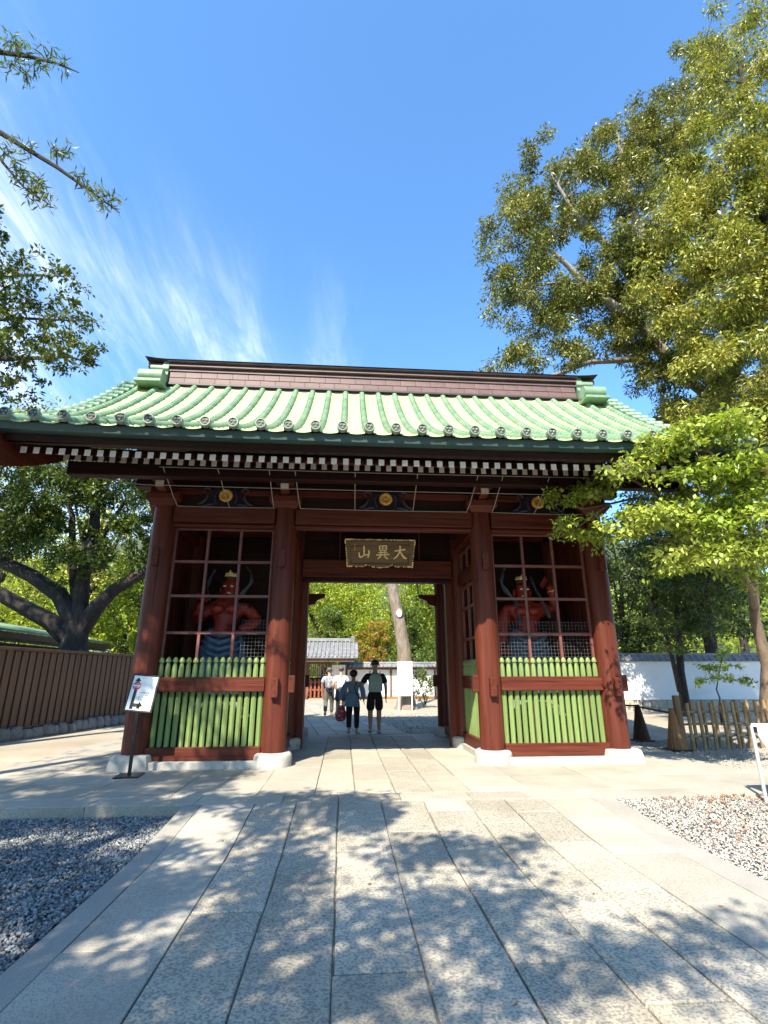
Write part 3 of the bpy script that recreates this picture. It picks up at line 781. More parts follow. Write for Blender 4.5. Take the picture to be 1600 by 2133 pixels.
# bargeboards following the slope
for s in (-1,1):
    m=MB(); vs=[];fs=[]; n=len(ysr); x0,x1=(s*5.80-0.045,s*5.80+0.045)
    for y in ysr:
        z=roof_zz(y)-0.045; h=0.62+0.24*min(1.0,max(0.0,(4.43-abs(y-D1))/1.8))
        vs+= [(x0,y,z-h),(x1,y,z-h),(x1,y,z),(x0,y,z)]
    for a in range(n-1):
        for k in range(4): fs.append((a*4+k,a*4+(k+1)%4,(a+1)*4+(k+1)%4,(a+1)*4+k))
    fs+= [(3,2,1,0),tuple((n-1)*4+k for k in range(4))]
    m.add(vs,fs).build('bargeboard',M['red_y'],gate)
# ---- ridge: stacked courses, cornices, caps
ridge=MB().box(-5.04,5.04,D1-0.20,D1+0.20,7.85,8.40).build('ridge',M['ridge_dark'],roof)
def course(z0,z1,yo,nblk,off,mat):
    w=10.04/nblk
    me=MB().box(-w/2+0.002,w/2-0.002,-0.02,0.02,z0,z1,0.003).mesh('ridge_tile',mat)
    for k in range(nblk):
        x=-5.02+w*(k+0.5)
        obj('ridge_tile',me,roof,(x,D1-yo,0)); 
course(8.085,8.225,0.235,28,0,M['ridge']); course(8.245,8.385,0.225,27,0,M['ridge'])
def cornice(name,z0,z1,yo,mat,x=5.06): return MB().box(-x,x,D1-yo,D1+yo,z0,z1,0.008).build(name,mat,roof)
cornice('ridge_base_course',8.02,8.075,0.30,M['ridge_dark'])
cornice('ridge_base_course',7.95,8.015,0.25,M['ridge_dark'])
cornice('ridge_cornice',8.40,8.44,0.27,M['ridge']); cornice('ridge_cornice',8.45,8.515,0.23,M['ridge_dark'])
cornice('ridge_cornice',8.52,8.56,0.30,M['ridge']); cornice('ridge_cornice',8.565,8.63,0.26,M['ridge_dark'])
cornice('ridge_cornice',8.635,8.67,0.33,M['ridge'],5.1)
def capm():
    m=MB(); vs=[];fs=[]; P=[(-0.36,8.675),(0.36,8.675),(0.22,8.745),(0,8.765),(-0.22,8.745)]; xs=[-5.62,-5.35,-5.1,-2.5,0,2.5,5.1,5.35,5.62]
    for x in xs:
        up=0.05*max(0,(abs(x)-5.0)/0.6)**2
        for y,z in P: vs.append((x,D1+y,z+up))
    for i in range(len(xs)-1):
        for k in range(5): fs.append((i*5+k,i*5+(k+1)%5,(i+1)*5+(k+1)%5,(i+1)*5+k))
    fs.append(tuple(range(4,-1,-1))); fs.append(tuple((len(xs)-1)*5+k for k in range(5)))
    return m.add(vs,fs).build('ridge_cap',M['ridge_dark'],roof)
capm()
for s in (-1,1): MB().box(s*5.38-0.22,s*5.38+0.22,D1-0.17,D1+0.17,8.56,8.67,0.01).build('ridge_cap_end',M['ridge'],roof)
# ---- ridge-end ornaments: scrolled plate with two rolls
for s in (-1,1):
    prof=[]
    half=[(0.0,8.80),(0.16,8.80),(0.24,8.72),(0.25,8.60),(0.30,8.54),(0.31,8.44),(0.26,8.38),(0.30,8.28),(0.42,8.20),(0.60,8.20),(0.70,8.12),(0.70,8.0),(0.62,7.90),(0.48,7.88)]
    prof=[(D1-y,z) for y,z in half]+[(D1+y,z) for y,z in half[::-1]]
    xa,xb=(5.06,5.20) if s>0 else (-5.20,-5.06)
    on=MB().prism(prof,'x',xa,xb).build('ridge_end_ornament',M['copper'],roof)
    for sy in (-1,1):
        MB().tube([(s*5.02,D1+sy*0.58,8.05),(s*5.56,D1+sy*0.58,8.05)],0.155,18).build('scroll_roll',M['copper'],roof,True)
        MB().tube([(s*5.05,D1+sy*0.22,8.48),(s*5.48,D1+sy*0.22,8.48)],0.085,14).build('scroll_roll',M['copper'],roof,True)
    MB().box(s*5.26-0.12,s*5.26+0.12,D1-0.28,D1+0.28,8.12,8.42,0.02).build('ornament_core',M['ridge'],roof)
    MB().box(s*5.30-0.30,s*5.30+0.30,D1-0.80,D1+0.80,7.80,7.88,0.01).build('ornament_foot',M['copper'],roof)
# ---- bird-net ropes under the eaves
def rope(pts): return MB().tube(pts,0.0075,5).build('net_rope',M['rope'],gate)
rope([(-3.9,-1.0,4.79),(-2,-1.0,4.785),(0,-1.0,4.78),(2,-1.0,4.785),(4.6,-1.0,4.80)])
rope([(-4.3,-0.62,4.60),(-2,-0.62,4.59),(0,-0.62,4.585),(2,-0.62,4.59),(4.8,-0.62,4.60)])
rope([(-5.0,-0.80,4.64),(-4.3,-0.62,4.60)])
for a,b in ((-3.81,-A-RC),(-A+RC+.06,A-RC-.06),(A+RC+0.02,3.83)): rope([(a,-0.17,4.365),((a+b)/2,-0.17,4.355),(b,-0.17,4.365)])
for xt,xb in ((-3.84,-3.79),(-2.93,-2.86),(-2.06,-2.06),(-1.62,-1.57),(-0.58,-0.56),(0.52,0.53),(1.60,1.56),(2.05,2.05),(2.90,2.87)):
    rope([(xt,-1.0,4.79),(xt*0.7+xb*0.3,-0.72,4.64),(xt*.4+xb*.6,-0.42,4.47),(xb,-0.17,4.36)])
# ---- name plaque
pl=thing('name_plaque','dark wooden plaque with three gold characters above the passage','plaque',(0.02,1.56,3.64))
pl.scale=(0.98,0.98,0.98)
pl.rotation_euler=(R(16),0,0)
MB().prism([(-0.62,0.06),(0.62,0.06),(0.66,0.54),(-0.66,0.54)],'y',-0.02,0.02).build('board',M['plaque'],pl)
for s in (-1,1): MB().prism([(s*0.625,0.0),(s*0.72,0.0),(s*0.775,0.60),(s*0.665,0.60)],'y',-0.05,0.01).build('side_frame',M['plaque'],pl)
MB().prism([(-0.665,0.545),(0.665,0.545),(0.67,0.60),(-0.67,0.60)],'y',-0.05,0.0).build('top_frame',M['plaque'],pl)
MB().prism([(-0.625,0.0),(-0.36,0.0),(-0.28,0.03),(-0.2,0.0),(0,-0.02),(0.2,0.0),(0.28,0.03),(0.36,0.0),(0.625,0.0),(0.625,0.055),(-0.625,0.055)],'y',-0.05,0.0).build('bottom_frame',M['plaque'],pl)
tr=MB()
def bead(x,z,r=0.016): tr.lathe(0,0,[(r*.6,0),(r,0.006),(r*.7,0.016)],6) ; n=18; tr.v[-n:]=[(x+a,-0.05-c,z+b) for a,b,c in tr.v[-n:]]
for i in range(40):
    t=i/39; x=-0.72+1.44*t; bead(x,0.594+random.uniform(-.004,.004),random.choice((.012,.016,.021)))
    zb=0.004+ (0.05*math.exp(-((abs(x)-0.28)/0.05)**2)) - 0.02*math.exp(-(x/0.15)**2)
    if random.random()<0.8: bead(-0.70+1.40*t,zb,random.choice((.012,.016,.02)))
for i in range(13):
    t=i/12
    for s in (-1,1): bead(s*(0.712+0.05*t),0.0+0.59*t,random.choice((.012,.015,.02)))
for s in (-1,1):
    tr.box(s*0.70-0.05,s*0.70+0.05,-0.062,-0.052,0.575,0.605); tr.box(s*0.66-0.06,s*0.66+0.06,-0.062,-0.052,-0.005,0.022)
    tr.box(s*0.765-0.012,s*0.765+0.012,-0.062,-0.052,0.50,0.574); tr.box(s*0.72-0.012,s*0.72+0.012,-0.062,-0.052,0.023,0.11)
stuff(tr.build('gold_trim',M['gold'],pl))
def brush(strokes,cx,cz,size):
    m=MB()
    for st in strokes:
        pts=[Vector((cx+(p[0]-.5)*size,cz+(p[1]-.5)*size)) for p in st]; ws=[p[2]*size for p in st]
        # smooth the polyline
        P=[];W_=[]
        for i in range(len(pts)-1):
            for k in range(4):
                t=k/4; P.append(pts[i].lerp(pts[i+1],t)); W_.append(ws[i]*(1-t)+ws[i+1]*t)
        P.append(pts[-1]); W_.append(ws[-1])
        L_=[];R_=[]
        for i,p in enumerate(P):
            d=(P[min(i+1,len(P)-1)]-P[max(i-1,0)]).normalized(); nn=Vector((-d.y,d.x))
            L_.append(p+nn*W_[i]); R_.append(p-nn*W_[i])
        for i in range(len(P)-1):
            yb=-0.024; yf=-0.040
            q=[L_[i],R_[i],R_[i+1],L_[i+1]]
            m.add([(a.x,yf,a.y) for a in q]+[(a.x,yb,a.y) for a in q],[(0,1,2,3),(0,3,7,4),(1,5,6,2),(0,4,5,1),(3,2,6,7)])
    return m
DAI=[[(.10,.60,.05),(.40,.66,.045),(.88,.74,.06)],[(.50,1.0,.055),(.50,.68,.06),(.40,.40,.05),(.22,.16,.045),(.02,.04,.03)],[(.52,.58,.04),(.66,.32,.06),(.84,.12,.075),(1.0,.05,.03)]]
SAN=[[(.48,1.0,.05),(.50,.7,.065),(.50,.20,.05)],[(.10,.48,.05),(.14,.16,.06),(.24,.08,.05),(.50,.26,.05),(.86,.34,.05)],[(.86,.66,.055),(.90,.40,.06),(.80,.06,.05)]]
I_=[[(.24,.98,.04),(.28,.64,.045)],[(.24,.96,.04),(.52,.97,.04),(.78,.98,.045),(.74,.64,.045)],[(.50,.97,.03),(.50,.64,.03)],[(.27,.80,.026),(.75,.81,.026)],[(.28,.64,.03),(.74,.65,.03)],
    [(.36,.62,.035),(.36,.32,.035)],[(.64,.62,.035),(.64,.32,.035)],[(.16,.48,.035),(.84,.52,.04)],[(.02,.30,.045),(.5,.33,.04),(.98,.36,.05)],[(.38,.26,.045),(.26,.12,.05),(.12,.03,.03)],[(.62,.26,.04),(.74,.12,.055),(.88,.03,.05)]]
brush(DAI,0.44,0.315,0.30).build('gold_character',M['gold'],pl); brush(I_,0.06,0.315,0.30).build('gold_character',M['gold'],pl); brush(SAN,-0.35,0.315,0.28).build('gold_character',M['gold'],pl)
sm=[[(.3,.95,.06),(.7,.9,.06)],[(.5,1.,.05),(.5,.6,.06)],[(.2,.6,.05),(.8,.62,.06)],[(.5,.5,.06),(.5,.05,.06)],[(.2,.35,.05),(.75,.32,.05)]]
brush(sm,-0.555,0.46,0.07).build('small_gold_signature',M['gold_dull'],pl); brush(sm[::-1],-0.555,0.38,0.07).build('small_gold_signature',M['gold_dull'],pl)
# ================================================================== TREES AND PLANTS
def leaf_mat(name,c1,c2,trans=0.35,rough=0.45,spread=0.45,c3=None,c3r=(0.55,0.75)):
    m=bpy.data.materials.new(name); m.use_nodes=True; t=m.node_tree; b=t.nodes['Principled BSDF']; out=t.nodes['Material Output']
    n=t.nodes.new; l=t.links.new
    g=n('ShaderNodeNewGeometry'); tcn=n('ShaderNodeTexCoord')
    nz=n('ShaderNodeTexNoise'); nz.inputs['Scale'].default_value=0.8; nz.inputs['Detail'].default_value=3; l(tcn.outputs['Object'],nz.inputs['Vector'])
    def mixc(f,a,bb):
        x=n('ShaderNodeMix'); x.data_type='RGBA'; l(f,x.inputs['Factor'])
        for s,v in (('A',a),('B',bb)):
            if isinstance(v,tuple): x.inputs[s].default_value=(*v,1)
            else: l(v,x.inputs[s])
        return x.outputs['Result']
    mr=n('ShaderNodeMapRange'); mr.inputs['From Min'].default_value=0.35; mr.inputs['From Max'].default_value=0.65; l(nz.outputs['Fac'],mr.inputs['Value'])
    col=mixc(mr.outputs[0],c1,c2)
    if c3:
        m3=n('ShaderNodeMapRange'); m3.inputs['From Min'].default_value=c3r[0]; m3.inputs['From Max'].default_value=c3r[1]; l(g.outputs['Random Per Island'],m3.inputs['Value'])
        col=mixc(m3.outputs[0],col,c3)
    hv=n('ShaderNodeHueSaturation'); l(col,hv.inputs['Color'])
    mv=n('ShaderNodeMapRange'); mv.inputs['To Min'].default_value=1-spread; mv.inputs['To Max'].default_value=1+spread; l(g.outputs['Random Per Island'],mv.inputs['Value'])
    l(mv.outputs[0],hv.inputs['Value'])
    l(hv.outputs[0],b.inputs['Base Color']); b.inputs['Roughness'].default_value=rough; b.inputs['Specular IOR Level'].default_value=0.40
    tr=n('ShaderNodeBsdfTranslucent')
    hs=n('ShaderNodeHueSaturation'); hs.inputs['Hue'].default_value=0.485; hs.inputs['Saturation'].default_value=1.1; hs.inputs['Value'].default_value=1.5; l(hv.outputs[0],hs.inputs['Color']); l(hs.outputs[0],tr.inputs['Color'])
    mx=n('ShaderNodeMixShader'); mx.inputs[0].default_value=trans; l(b.outputs[0],mx.inputs[1]); l(tr.outputs[0],mx.inputs[2]); l(mx.outputs[0],out.inputs['Surface'])
    return m
M['lf_oak']=leaf_mat('olive_evergreen_leaf',(0.125,0.145,0.026),(0.235,0.23,0.045),0.16,0.42,0.6)
M['lf_dense']=leaf_mat('yellow_green_evergreen_leaf',(0.205,0.225,0.028),(0.345,0.335,0.062),0.18,0.42,0.6)
M['lf_dark']=leaf_mat('dark_evergreen_leaf',(0.045,0.078,0.012),(0.090,0.125,0.020),0.22,0.42)
M['lf_fresh']=leaf_mat('fresh_green_leaf',(0.23,0.32,0.04),(0.36,0.43,0.085),0.3,0.45,0.5)
M['lf_maki']=leaf_mat('narrow_grey_green_leaf',(0.085,0.125,0.040),(0.15,0.19,0.055),0.25,0.4)
M['lf_hill']=leaf_mat('sunny_hillside_leaf',(0.20,0.27,0.022),(0.34,0.39,0.05),0.34,0.5)
M['lf_mid']=leaf_mat('mid_green_leaf',(0.075,0.125,0.020),(0.135,0.185,0.032),0.32,0.45)
M['lf_maple']=leaf_mat('turning_maple_leaf',(0.24,0.29,0.035),(0.32,0.27,0.045),0.35,0.5,0.3,(0.38,0.09,0.03),(0.72,0.9))
M['lf_branch']=leaf_mat('deep_green_leaf',(0.055,0.085,0.014),(0.12,0.145,0.026),0.2,0.42)

def leaves_mesh(name,centres,radii,counts,size,mat,aspect=0.42,flat=0.8,droop=0.25,up=0.9):
    """leaf blades (folded rhombi) spread round each twig end"""
    C=np.repeat(np.asarray(centres,float),counts,0); Rr=np.repeat(np.asarray(radii,float),counts)
    n=len(C)
    d=RNG.normal(size=(n,3)); d/=np.linalg.norm(d,axis=1)[:,None]
    rr=RNG.random(n)**0.55
    P=C+d*(rr*Rr)[:,None]*np.array([1,1,flat])
    ax=d+RNG.normal(0,0.55,(n,3)); ax[:,2]-=droop; ax/=np.linalg.norm(ax,axis=1)[:,None]
    nr=RNG.normal(0,0.55,(n,3)); nr[:,2]+=up
    side=np.cross(ax,nr); side/=np.linalg.norm(side,axis=1)[:,None]+1e-9
    nn=np.cross(side,ax)
    s=size*RNG.uniform(0.65,1.3,n)[:,None]
    base=P-ax*s*0.5; tip=P+ax*s*0.5-nn*s*0.06
    mid=P-ax*s*0.05+nn*s*0.0
    lft=mid+side*s*aspect*0.5+nn*s*0.07; rgt=mid-side*s*aspect*0.5+nn*s*0.07
    V=np.stack([base,rgt,tip,lft],1).reshape(-1,3)
    F=np.arange(4*n).reshape(-1,4)
    return arr_mesh(name,V,F,mat)
def wob(a,b,n,amp):
    a=Vector(a);b=Vector(b); out=[]
    L_=(b-a).length
    off=[Vector((RNG.normal(),RNG.normal(),RNG.normal()*0.6))*amp*L_ for _ in range(2)]
    for i in range(n+1):
        t=i/n; p=a.lerp(b,t)+off[0]*math.sin(math.pi*t)+off[1]*math.sin(2*math.pi*t)*0.5; out.append(p)
    return out
def blob_points(blobs,n_per_m2=None,n=None,shell=0.62):
    """twig ends spread through a union of ellipsoids, denser towards the outside; blobs: (x,y,z,rx,ry,rz,weight)"""
    W_=np.array([b[6]*(b[3]*b[4]*b[5])**(2/3) for b in blobs]); W_/=W_.sum()
    pts=[]
    for b,w in zip(blobs,W_):
        k=max(3,int(round(n*w))); d=RNG.normal(size=(k,3)); d/=np.linalg.norm(d,axis=1)[:,None]
        r=shell+(1-shell)*RNG.random(k)**0.7; r*=RNG.uniform(0.82,1.12,k)
        pts.append(np.array(b[:3])+d*r[:,None]*np.array(b[3:6]))
    return np.concatenate(pts)
def skeleton_mb(limbs,pts,min_r=0.008,tip_r=0.006,grow=1.0,n_side=5):
    """limbs: list of (polyline,[radii]); twig ends are tied to the nearest limb or earlier twig"""
    m=MB(); nodes=[];nr=[]
    for pl,rd in limbs:
        m.tube(pl,rd,9 if max(rd)>0.12 else 7)
        for i in range(len(pl)-1):
            for t in (0,0.33,0.66):
                nodes.append(Vector(pl[i]).lerp(Vector(pl[i+1]),t)); nr.append(rd[i]*(1-t)+rd[i+1]*t)
    if len(pts)==0: return m
    NP=np.array([tuple(p) for p in nodes]); NR=np.array(nr)
    P=np.asarray(pts)
    d0=np.array([np.min(((NP-p)**2).sum(1)) for p in P])
    order=np.argsort(d0)
    cap=len(NP)+3*len(P); NPb=np.zeros((cap,3)); NRb=np.zeros(cap); k=len(NP); NPb[:k]=NP; NRb[:k]=NR
    for i in order:
        p=P[i]; dd=((NPb[:k]-p)**2).sum(1); j=int(np.argmin(dd)); a=Vector(NPb[j]); dist=math.sqrt(dd[j])
        r0=max(min_r,min(NRb[j]*0.62,0.012+0.018*dist*grow))
        pl=wob(a,p,3,0.07)
        m.tube(pl,[r0,r0*0.8,r0*0.6,tip_r],n_side if r0>0.02 else 4,caps=False)
        for q,rr in ((pl[1],r0*.8),(pl[2],r0*.6),(pl[3],max(tip_r,r0*.5))):
            NPb[k]=tuple(q); NRb[k]=rr; k+=1
    return m
def tree(name,label,cat,base,limbs,pts,rad,count,size,leaf,bark,group=None,aspect=0.42,droop=0.25,up=0.9,flat=0.8,grow=1.0,bare=0,rootflare=True):
    """tree > trunk (with limbs and twigs), crown"""
    t=thing(name,label,cat,base,group=group); B_=Vector(base)
    mb=skeleton_mb(limbs,pts,grow=grow)
    mb.v=[(x-B_.x,y-B_.y,z-B_.z) for x,y,z in mb.v]
    mb.build('trunk',bark,t,True)
    P=np.asarray(pts)-np.array(base)
    if bare: P=P[bare:]
    rs=rad*RNG.uniform(0.7,1.3,len(P)); cs=np.maximum(3,(count*RNG.uniform(0.6,1.4,len(P)))).astype(int)
    obj('crown',leaves_mesh('crown',P,rs,cs,size,leaf,aspect,flat,droop,up),t)
    return t
def lp(pts,r0,r1): 
    n=len(pts); return ([tuple(p) for p in pts],[r0+(r1-r0)*(i/(n-1))**0.8 for i in range(n)])

# ---- right: tall evergreen behind the roof corner
bl=[(4.7,4.0,15.2,1.4,1.6,1.9,1),(6.3,4.0,17.4,1.7,1.8,1.8,1),(8.0,4.2,18.4,1.6,1.8,1.5,1),(6.6,4.2,14.8,2.0,2.0,2.2,1),(9.3,4.4,20.3,1.3,1.5,1.6,.9),
    (8.8,4.2,15.8,2.0,2.0,2.6,1),(5.2,4.3,12.8,1.4,1.5,1.5,.8),(7.2,4.6,12.4,1.9,1.9,1.6,1),(4.3,4.6,10.6,1.3,1.2,.85,.8),(5.9,4.6,10.5,1.2,1.2,.8,.6),(9.6,4.4,12.2,1.8,2,2.2,1),(10.6,4.2,17.5,1.6,2,2.6,1),(11.2,4.2,21.2,1.4,1.6,1.6,1),(12.6,4.0,23.2,1.6,1.7,1.8,1),(10.3,4.3,20.0,1.2,1.4,1.5,.9),(12.2,4.2,11.0,1.8,1.8,2.0,1),(10.0,4.2,10.2,1.4,1.4,1.4,1),(9.3,4.3,12.2,1.4,1.4,1.4,1),(9.3,4.2,14.0,1.5,1.6,1.3,1),(8.0,4.3,13.4,1.2,1.3,1.1,.8),(10.9,4.2,8.6,1.3,1.4,1.2,1),(12.8,4.2,15.0,1.8,1.8,2.4,1),
    (10.4,4.4,9.6,1.4,1.6,1.6,1),(10.2,4.4,7.2,1.5,1.6,1.6,1)]
pts=blob_points(bl,n=760,shell=0.5)
limbs=[lp([(14.2,5.2,-0.1),(13.8,5.1,3.5),(12.6,4.8,7.5),(11.0,4.6,11),(9.6,4.4,14.5),(9.2,4.3,18),(9.2,4.3,21)],0.48,0.06),
  lp([(10.2,4.6,10.6),(8.6,4.3,12.6),(7.2,4.1,13.4),(6.2,4.0,14.6),(4.9,3.9,15.6)],0.24,0.03),
  lp([(7.2,4.1,13.4),(6.0,4.0,13.6),(4.9,4.0,13.4)],0.12,0.02),
  lp([(11.8,4.7,9.3),(10.2,4.6,10.6),(8.8,4.5,11.2),(7.0,4.5,11.0),(5.6,4.5,10.4),(4.0,4.6,10.0)],0.2,0.025),
  lp([(9.9,4.5,12.4),(8.2,4.2,15.2),(6.9,4.0,16.6),(6.2,4.0,18.4)],0.2,0.03),
  lp([(12.5,4.8,7.6),(10.6,4.5,8.9),(9.3,4.4,8.6),(8.2,4.3,8.1),(7.1,4.3,7.4)],0.15,0.03),
  lp([(9.6,4.4,14.5),(10.8,4.2,16.6),(11.2,4.1,18.6)],0.16,0.03)]
tree('evergreen_tree','tall olive-green evergreen with bare pale limbs reaching over the right end of the ridge','tree',(14.2,5.2,-0.1),limbs,pts,0.42,205,0.135,M['lf_oak'],M['bark_pale'],group='trees right of the gate',aspect=0.34,droop=0.45,up=0.7)
# ---- right: dense leafy mass closest to the frame edge
bl=[(9.2,0.6,9.0,1.9,1.9,2.2,1),(9.6,0.8,12.2,2.1,2,2.3,1),(10.3,0.8,15.4,2.0,2,2.4,1),(11.2,0.9,18.6,1.9,2,2.4,1),(8.0,0.9,11.0,1.3,1.5,1.6,1),(8.4,0.9,8.0,1.2,1.5,1.4,1),(11.0,0.8,10.5,2,2,3,1),(11.2,0.8,6.8,2.0,2,1.8,1),(9.3,0.8,6.6,1.4,1.5,1.3,.9),(8.9,0.7,13.6,1.3,1.5,1.5,.9),(12,0.8,13.5,2,2,3,.8)]
pts=blob_points(bl,n=520,shell=0.6)
limbs=[lp([(11.6,1.2,-0.05),(11.5,1.2,4),(11.2,1.1,8),(10.9,1.0,12),(10.9,.9,16),(11.2,.9,20)],0.42,0.05),
  lp([(11.3,1.1,6.2),(10.2,.9,7.4),(9.0,.8,8.4)],0.16,0.03),lp([(11.0,1.0,10),(9.8,.8,11.2),(8.4,.8,11.4)],0.16,0.03),lp([(10.9,1.0,12.8),(10.0,.8,14.4),(9.2,.8,15)],0.14,0.03)]
tree('evergreen_tree','dense yellow-green evergreen filling the right edge of the view','tree',(11.6,1.2,-0.05),limbs,pts,0.44,235,0.13,M['lf_dense'],M['bark'],group='trees right of the gate',aspect=0.30,droop=0.55,up=0.6)
# ---- right: bright spreading tree in front of the right bay
def along(a,b,n,j=0.15):
    a=np.array(a);b=np.array(b); t=RNG.random((n,1)); return a+(b-a)*t+RNG.normal(0,j,(n,3))*np.array([1,1,0.45])
segs=[((2.85,-1.2,3.92),(3.3,-1.1,3.62),9),((2.95,-1.2,4.32),(3.6,-1.1,4.45),12),((3.55,-1.1,4.55),(4.25,-1.1,4.95),26),((4.2,-1.1,4.85),(5.6,-1.0,5.25),32),((3.4,-1.1,3.70),(4.2,-1.0,3.78),20),
      ((4.1,-1.0,3.95),(6.3,-0.9,4.15),60),((4.9,-1.0,3.35),(6.4,-0.9,3.75),40),((5.6,-.9,5.4),(7.0,-.8,5.75),40),((4.4,-.9,4.2),(6.8,-.8,4.75),50),((6.0,-.8,3.2),(7.2,-.5,3.0),24),((4.8,-1.0,3.1),(5.4,-1,3.25),14),
      ((5.8,-0.8,4.8),(7.2,-0.6,5.2),30),
      ((3.55,-2.6,4.25),(4.1,-2.6,4.75),26),((4.0,-2.7,4.75),(5.4,-2.7,5.05),60),((4.2,-2.7,4.2),(5.6,-2.6,4.5),60),((3.3,-2.4,3.55),(4.4,-2.4,3.72),40),((4.2,-2.4,3.45),(5.6,-2.4,3.75),56),((4.6,-2.3,3.1),(5.8,-2.3,3.25),44),((5.0,-2.4,3.9),(5.9,-2.4,4.2),30),((4.0,-2.4,3.0),(4.6,-2.4,3.15),16)]
pts=np.concatenate([along(a,b,n,0.19) for a,b,n in segs])
limbs=[lp([(9.0,2.6,-0.05),(9.0,2.55,0.8),(9.08,2.4,1.6),(8.85,2.2,2.6),(8.5,1.6,3.4),(8.2,1.0,4.2),(8.0,0.6,5.2)],0.17,0.07),
  lp([(8.75,2.0,2.9),(7.6,0.6,3.05),(6.6,-.4,3.35),(5.6,-.8,3.62),(4.8,-.95,3.72),(4.0,-1.05,3.78)],0.085,0.014),
  lp([(8.4,1.4,3.7),(7.4,0.3,4.05),(6.2,-.6,4.1),(5.2,-.9,4.35),(4.5,-1.0,4.75),(4.0,-1.1,4.9),(3.5,-1.15,4.6)],0.075,0.012),
  lp([(5.0,-.92,4.42),(4.4,-1.0,4.42),(3.8,-1.1,4.25),(3.35,-1.15,4.15),(2.95,-1.2,4.28)],0.03,0.008),
  lp([(3.9,-1.1,4.28),(3.5,-1.15,4.02),(3.2,-1.15,3.78),(2.85,-1.2,3.86)],0.022,0.007),
  lp([(8.1,.9,4.6),(7.2,0,5.0),(6.4,-.7,5.2),(5.4,-1,5.1),(4.6,-1.05,5.0)],0.06,0.01),
  lp([(7.2,0,5.0),(6.6,-.5,5.6),(5.9,-.9,5.7)],0.04,0.008),
  lp([(8.3,1.2,3.9),(7.2,-.6,3.9),(6.2,-1.8,4.0),(5.4,-2.4,4.25),(4.7,-2.65,4.6),(4.1,-2.65,4.75),(3.6,-2.6,4.45)],0.07,0.008),
  lp([(6.6,-1.3,3.95),(5.8,-2.1,3.5),(4.9,-2.4,3.55),(4.0,-2.4,3.62),(3.35,-2.4,3.55)],0.04,0.007),
  lp([(5.6,-2.3,4.2),(5.3,-2.6,4.7),(4.9,-2.7,5.0)],0.025,0.007)]
tree('broadleaf_tree','bright green spreading tree with pale twigs in front of the right bay','tree',(9.0,2.6,-0.05),limbs,pts,0.24,32,0.092,M['lf_fresh'],M['bark_brown'],group='trees right of the gate',aspect=0.55,droop=0.15,up=1.3,flat=0.5,grow=0.5)
# ---- right: dark twin-stemmed tree by the white wall
bl=[(11.5,9.2,5.2,2.2,1.8,1.2,1),(11.4,9.0,4.2,1.2,1.5,.7,1),(12.8,9.2,4.6,1.5,1.6,1.1,1),(11.6,9.2,6.8,2.2,2,1.3,1),(9.6,11.2,5.6,1.3,1.2,1.2,1),(13.6,9.2,6.2,1.4,1.5,1.3,1),(10.9,8.9,3.3,1.3,1.2,.5,.8),(12.6,8.9,3.2,1.4,1.2,.5,.8),(11.0,9,2.4,.9,.8,.3,.5)]
pts=blob_points(bl,n=420,shell=0.3)
limbs=[lp([(11.7,9.8,-0.1),(11.75,9.8,1.5),(11.9,9.7,3.2),(11.9,9.5,5),(11.8,9.3,7)],0.19,0.04),lp([(11.58,9.75,0.8),(11.4,9.7,2.6),(10.9,9.5,4),(10.2,9.3,5.4)],0.10,0.03),lp([(11.9,9.7,3.0),(12.9,9.5,4.0),(13.4,9.3,5.4)],0.09,0.03)]
tree('evergreen_tree','dark twin-stemmed tree shading the white wall on the right','tree',(11.7,9.8,-0.1),limbs,pts,0.34,44,0.15,M['lf_dark'],M['bark'],group='trees right of the gate')
# ---- small young tree against the wall
pts=np.concatenate([along((10.3,7,1.15),(11.2,7,1.35),16,.10),along((11.2,7,1.35),(12.3,7,1.15),18,.10),along((10.6,7,1.6),(12.0,7,1.7),22,.14),along((11.3,7,2.0),(11.8,7,2.2),8,.12)])
tree('young_tree','small young tree with a thin bent stem behind the bamboo fence','tree',(11.0,7.0,-0.05),[lp([(11.0,7,-.05),(11.0,7,.4),(11.08,7,.7),(11.02,7,.95),(11.15,7,1.3),(11.4,7,1.9)],0.035,0.012)],pts,0.15,16,0.11,M['lf_fresh'],M['bark'],group='trees right of the gate',grow=.4)
# ---- left: old spreading tree behind the brown fence
bl=[(-13.5,11,7.2,1.8,2,1.2,1),(-11.8,10.6,8.2,1.8,2,1.0,1),(-9.9,10.8,8.8,1.5,1.8,0.9,.8),(-9.0,11.2,7.2,1.2,1.5,1.2,1),(-8.7,11.5,5.9,0.9,1.2,1.0,1),(-13.8,10.6,6.1,1.2,1.5,.5,.9),(-12.6,10.5,6.9,1.3,1.5,.8,1),(-10.6,11,6.5,.9,1.2,.7,.6),(-15,11,8.6,2,2,1.6,1),(-12.6,11.2,9.6,2.2,2,1.2,1),(-10.2,11.4,10.0,1.8,2,1.0,.8),(-8.6,11.4,4.4,.7,.9,.6,.6),(-10.9,10.2,5.2,.8,.6,.9,.8),(-9.8,10.2,5.6,.7,.6,.8,.7),(-11.8,10.2,5.8,.9,.6,.6,.8)]
pts=blob_points(bl,n=520,shell=0.3)
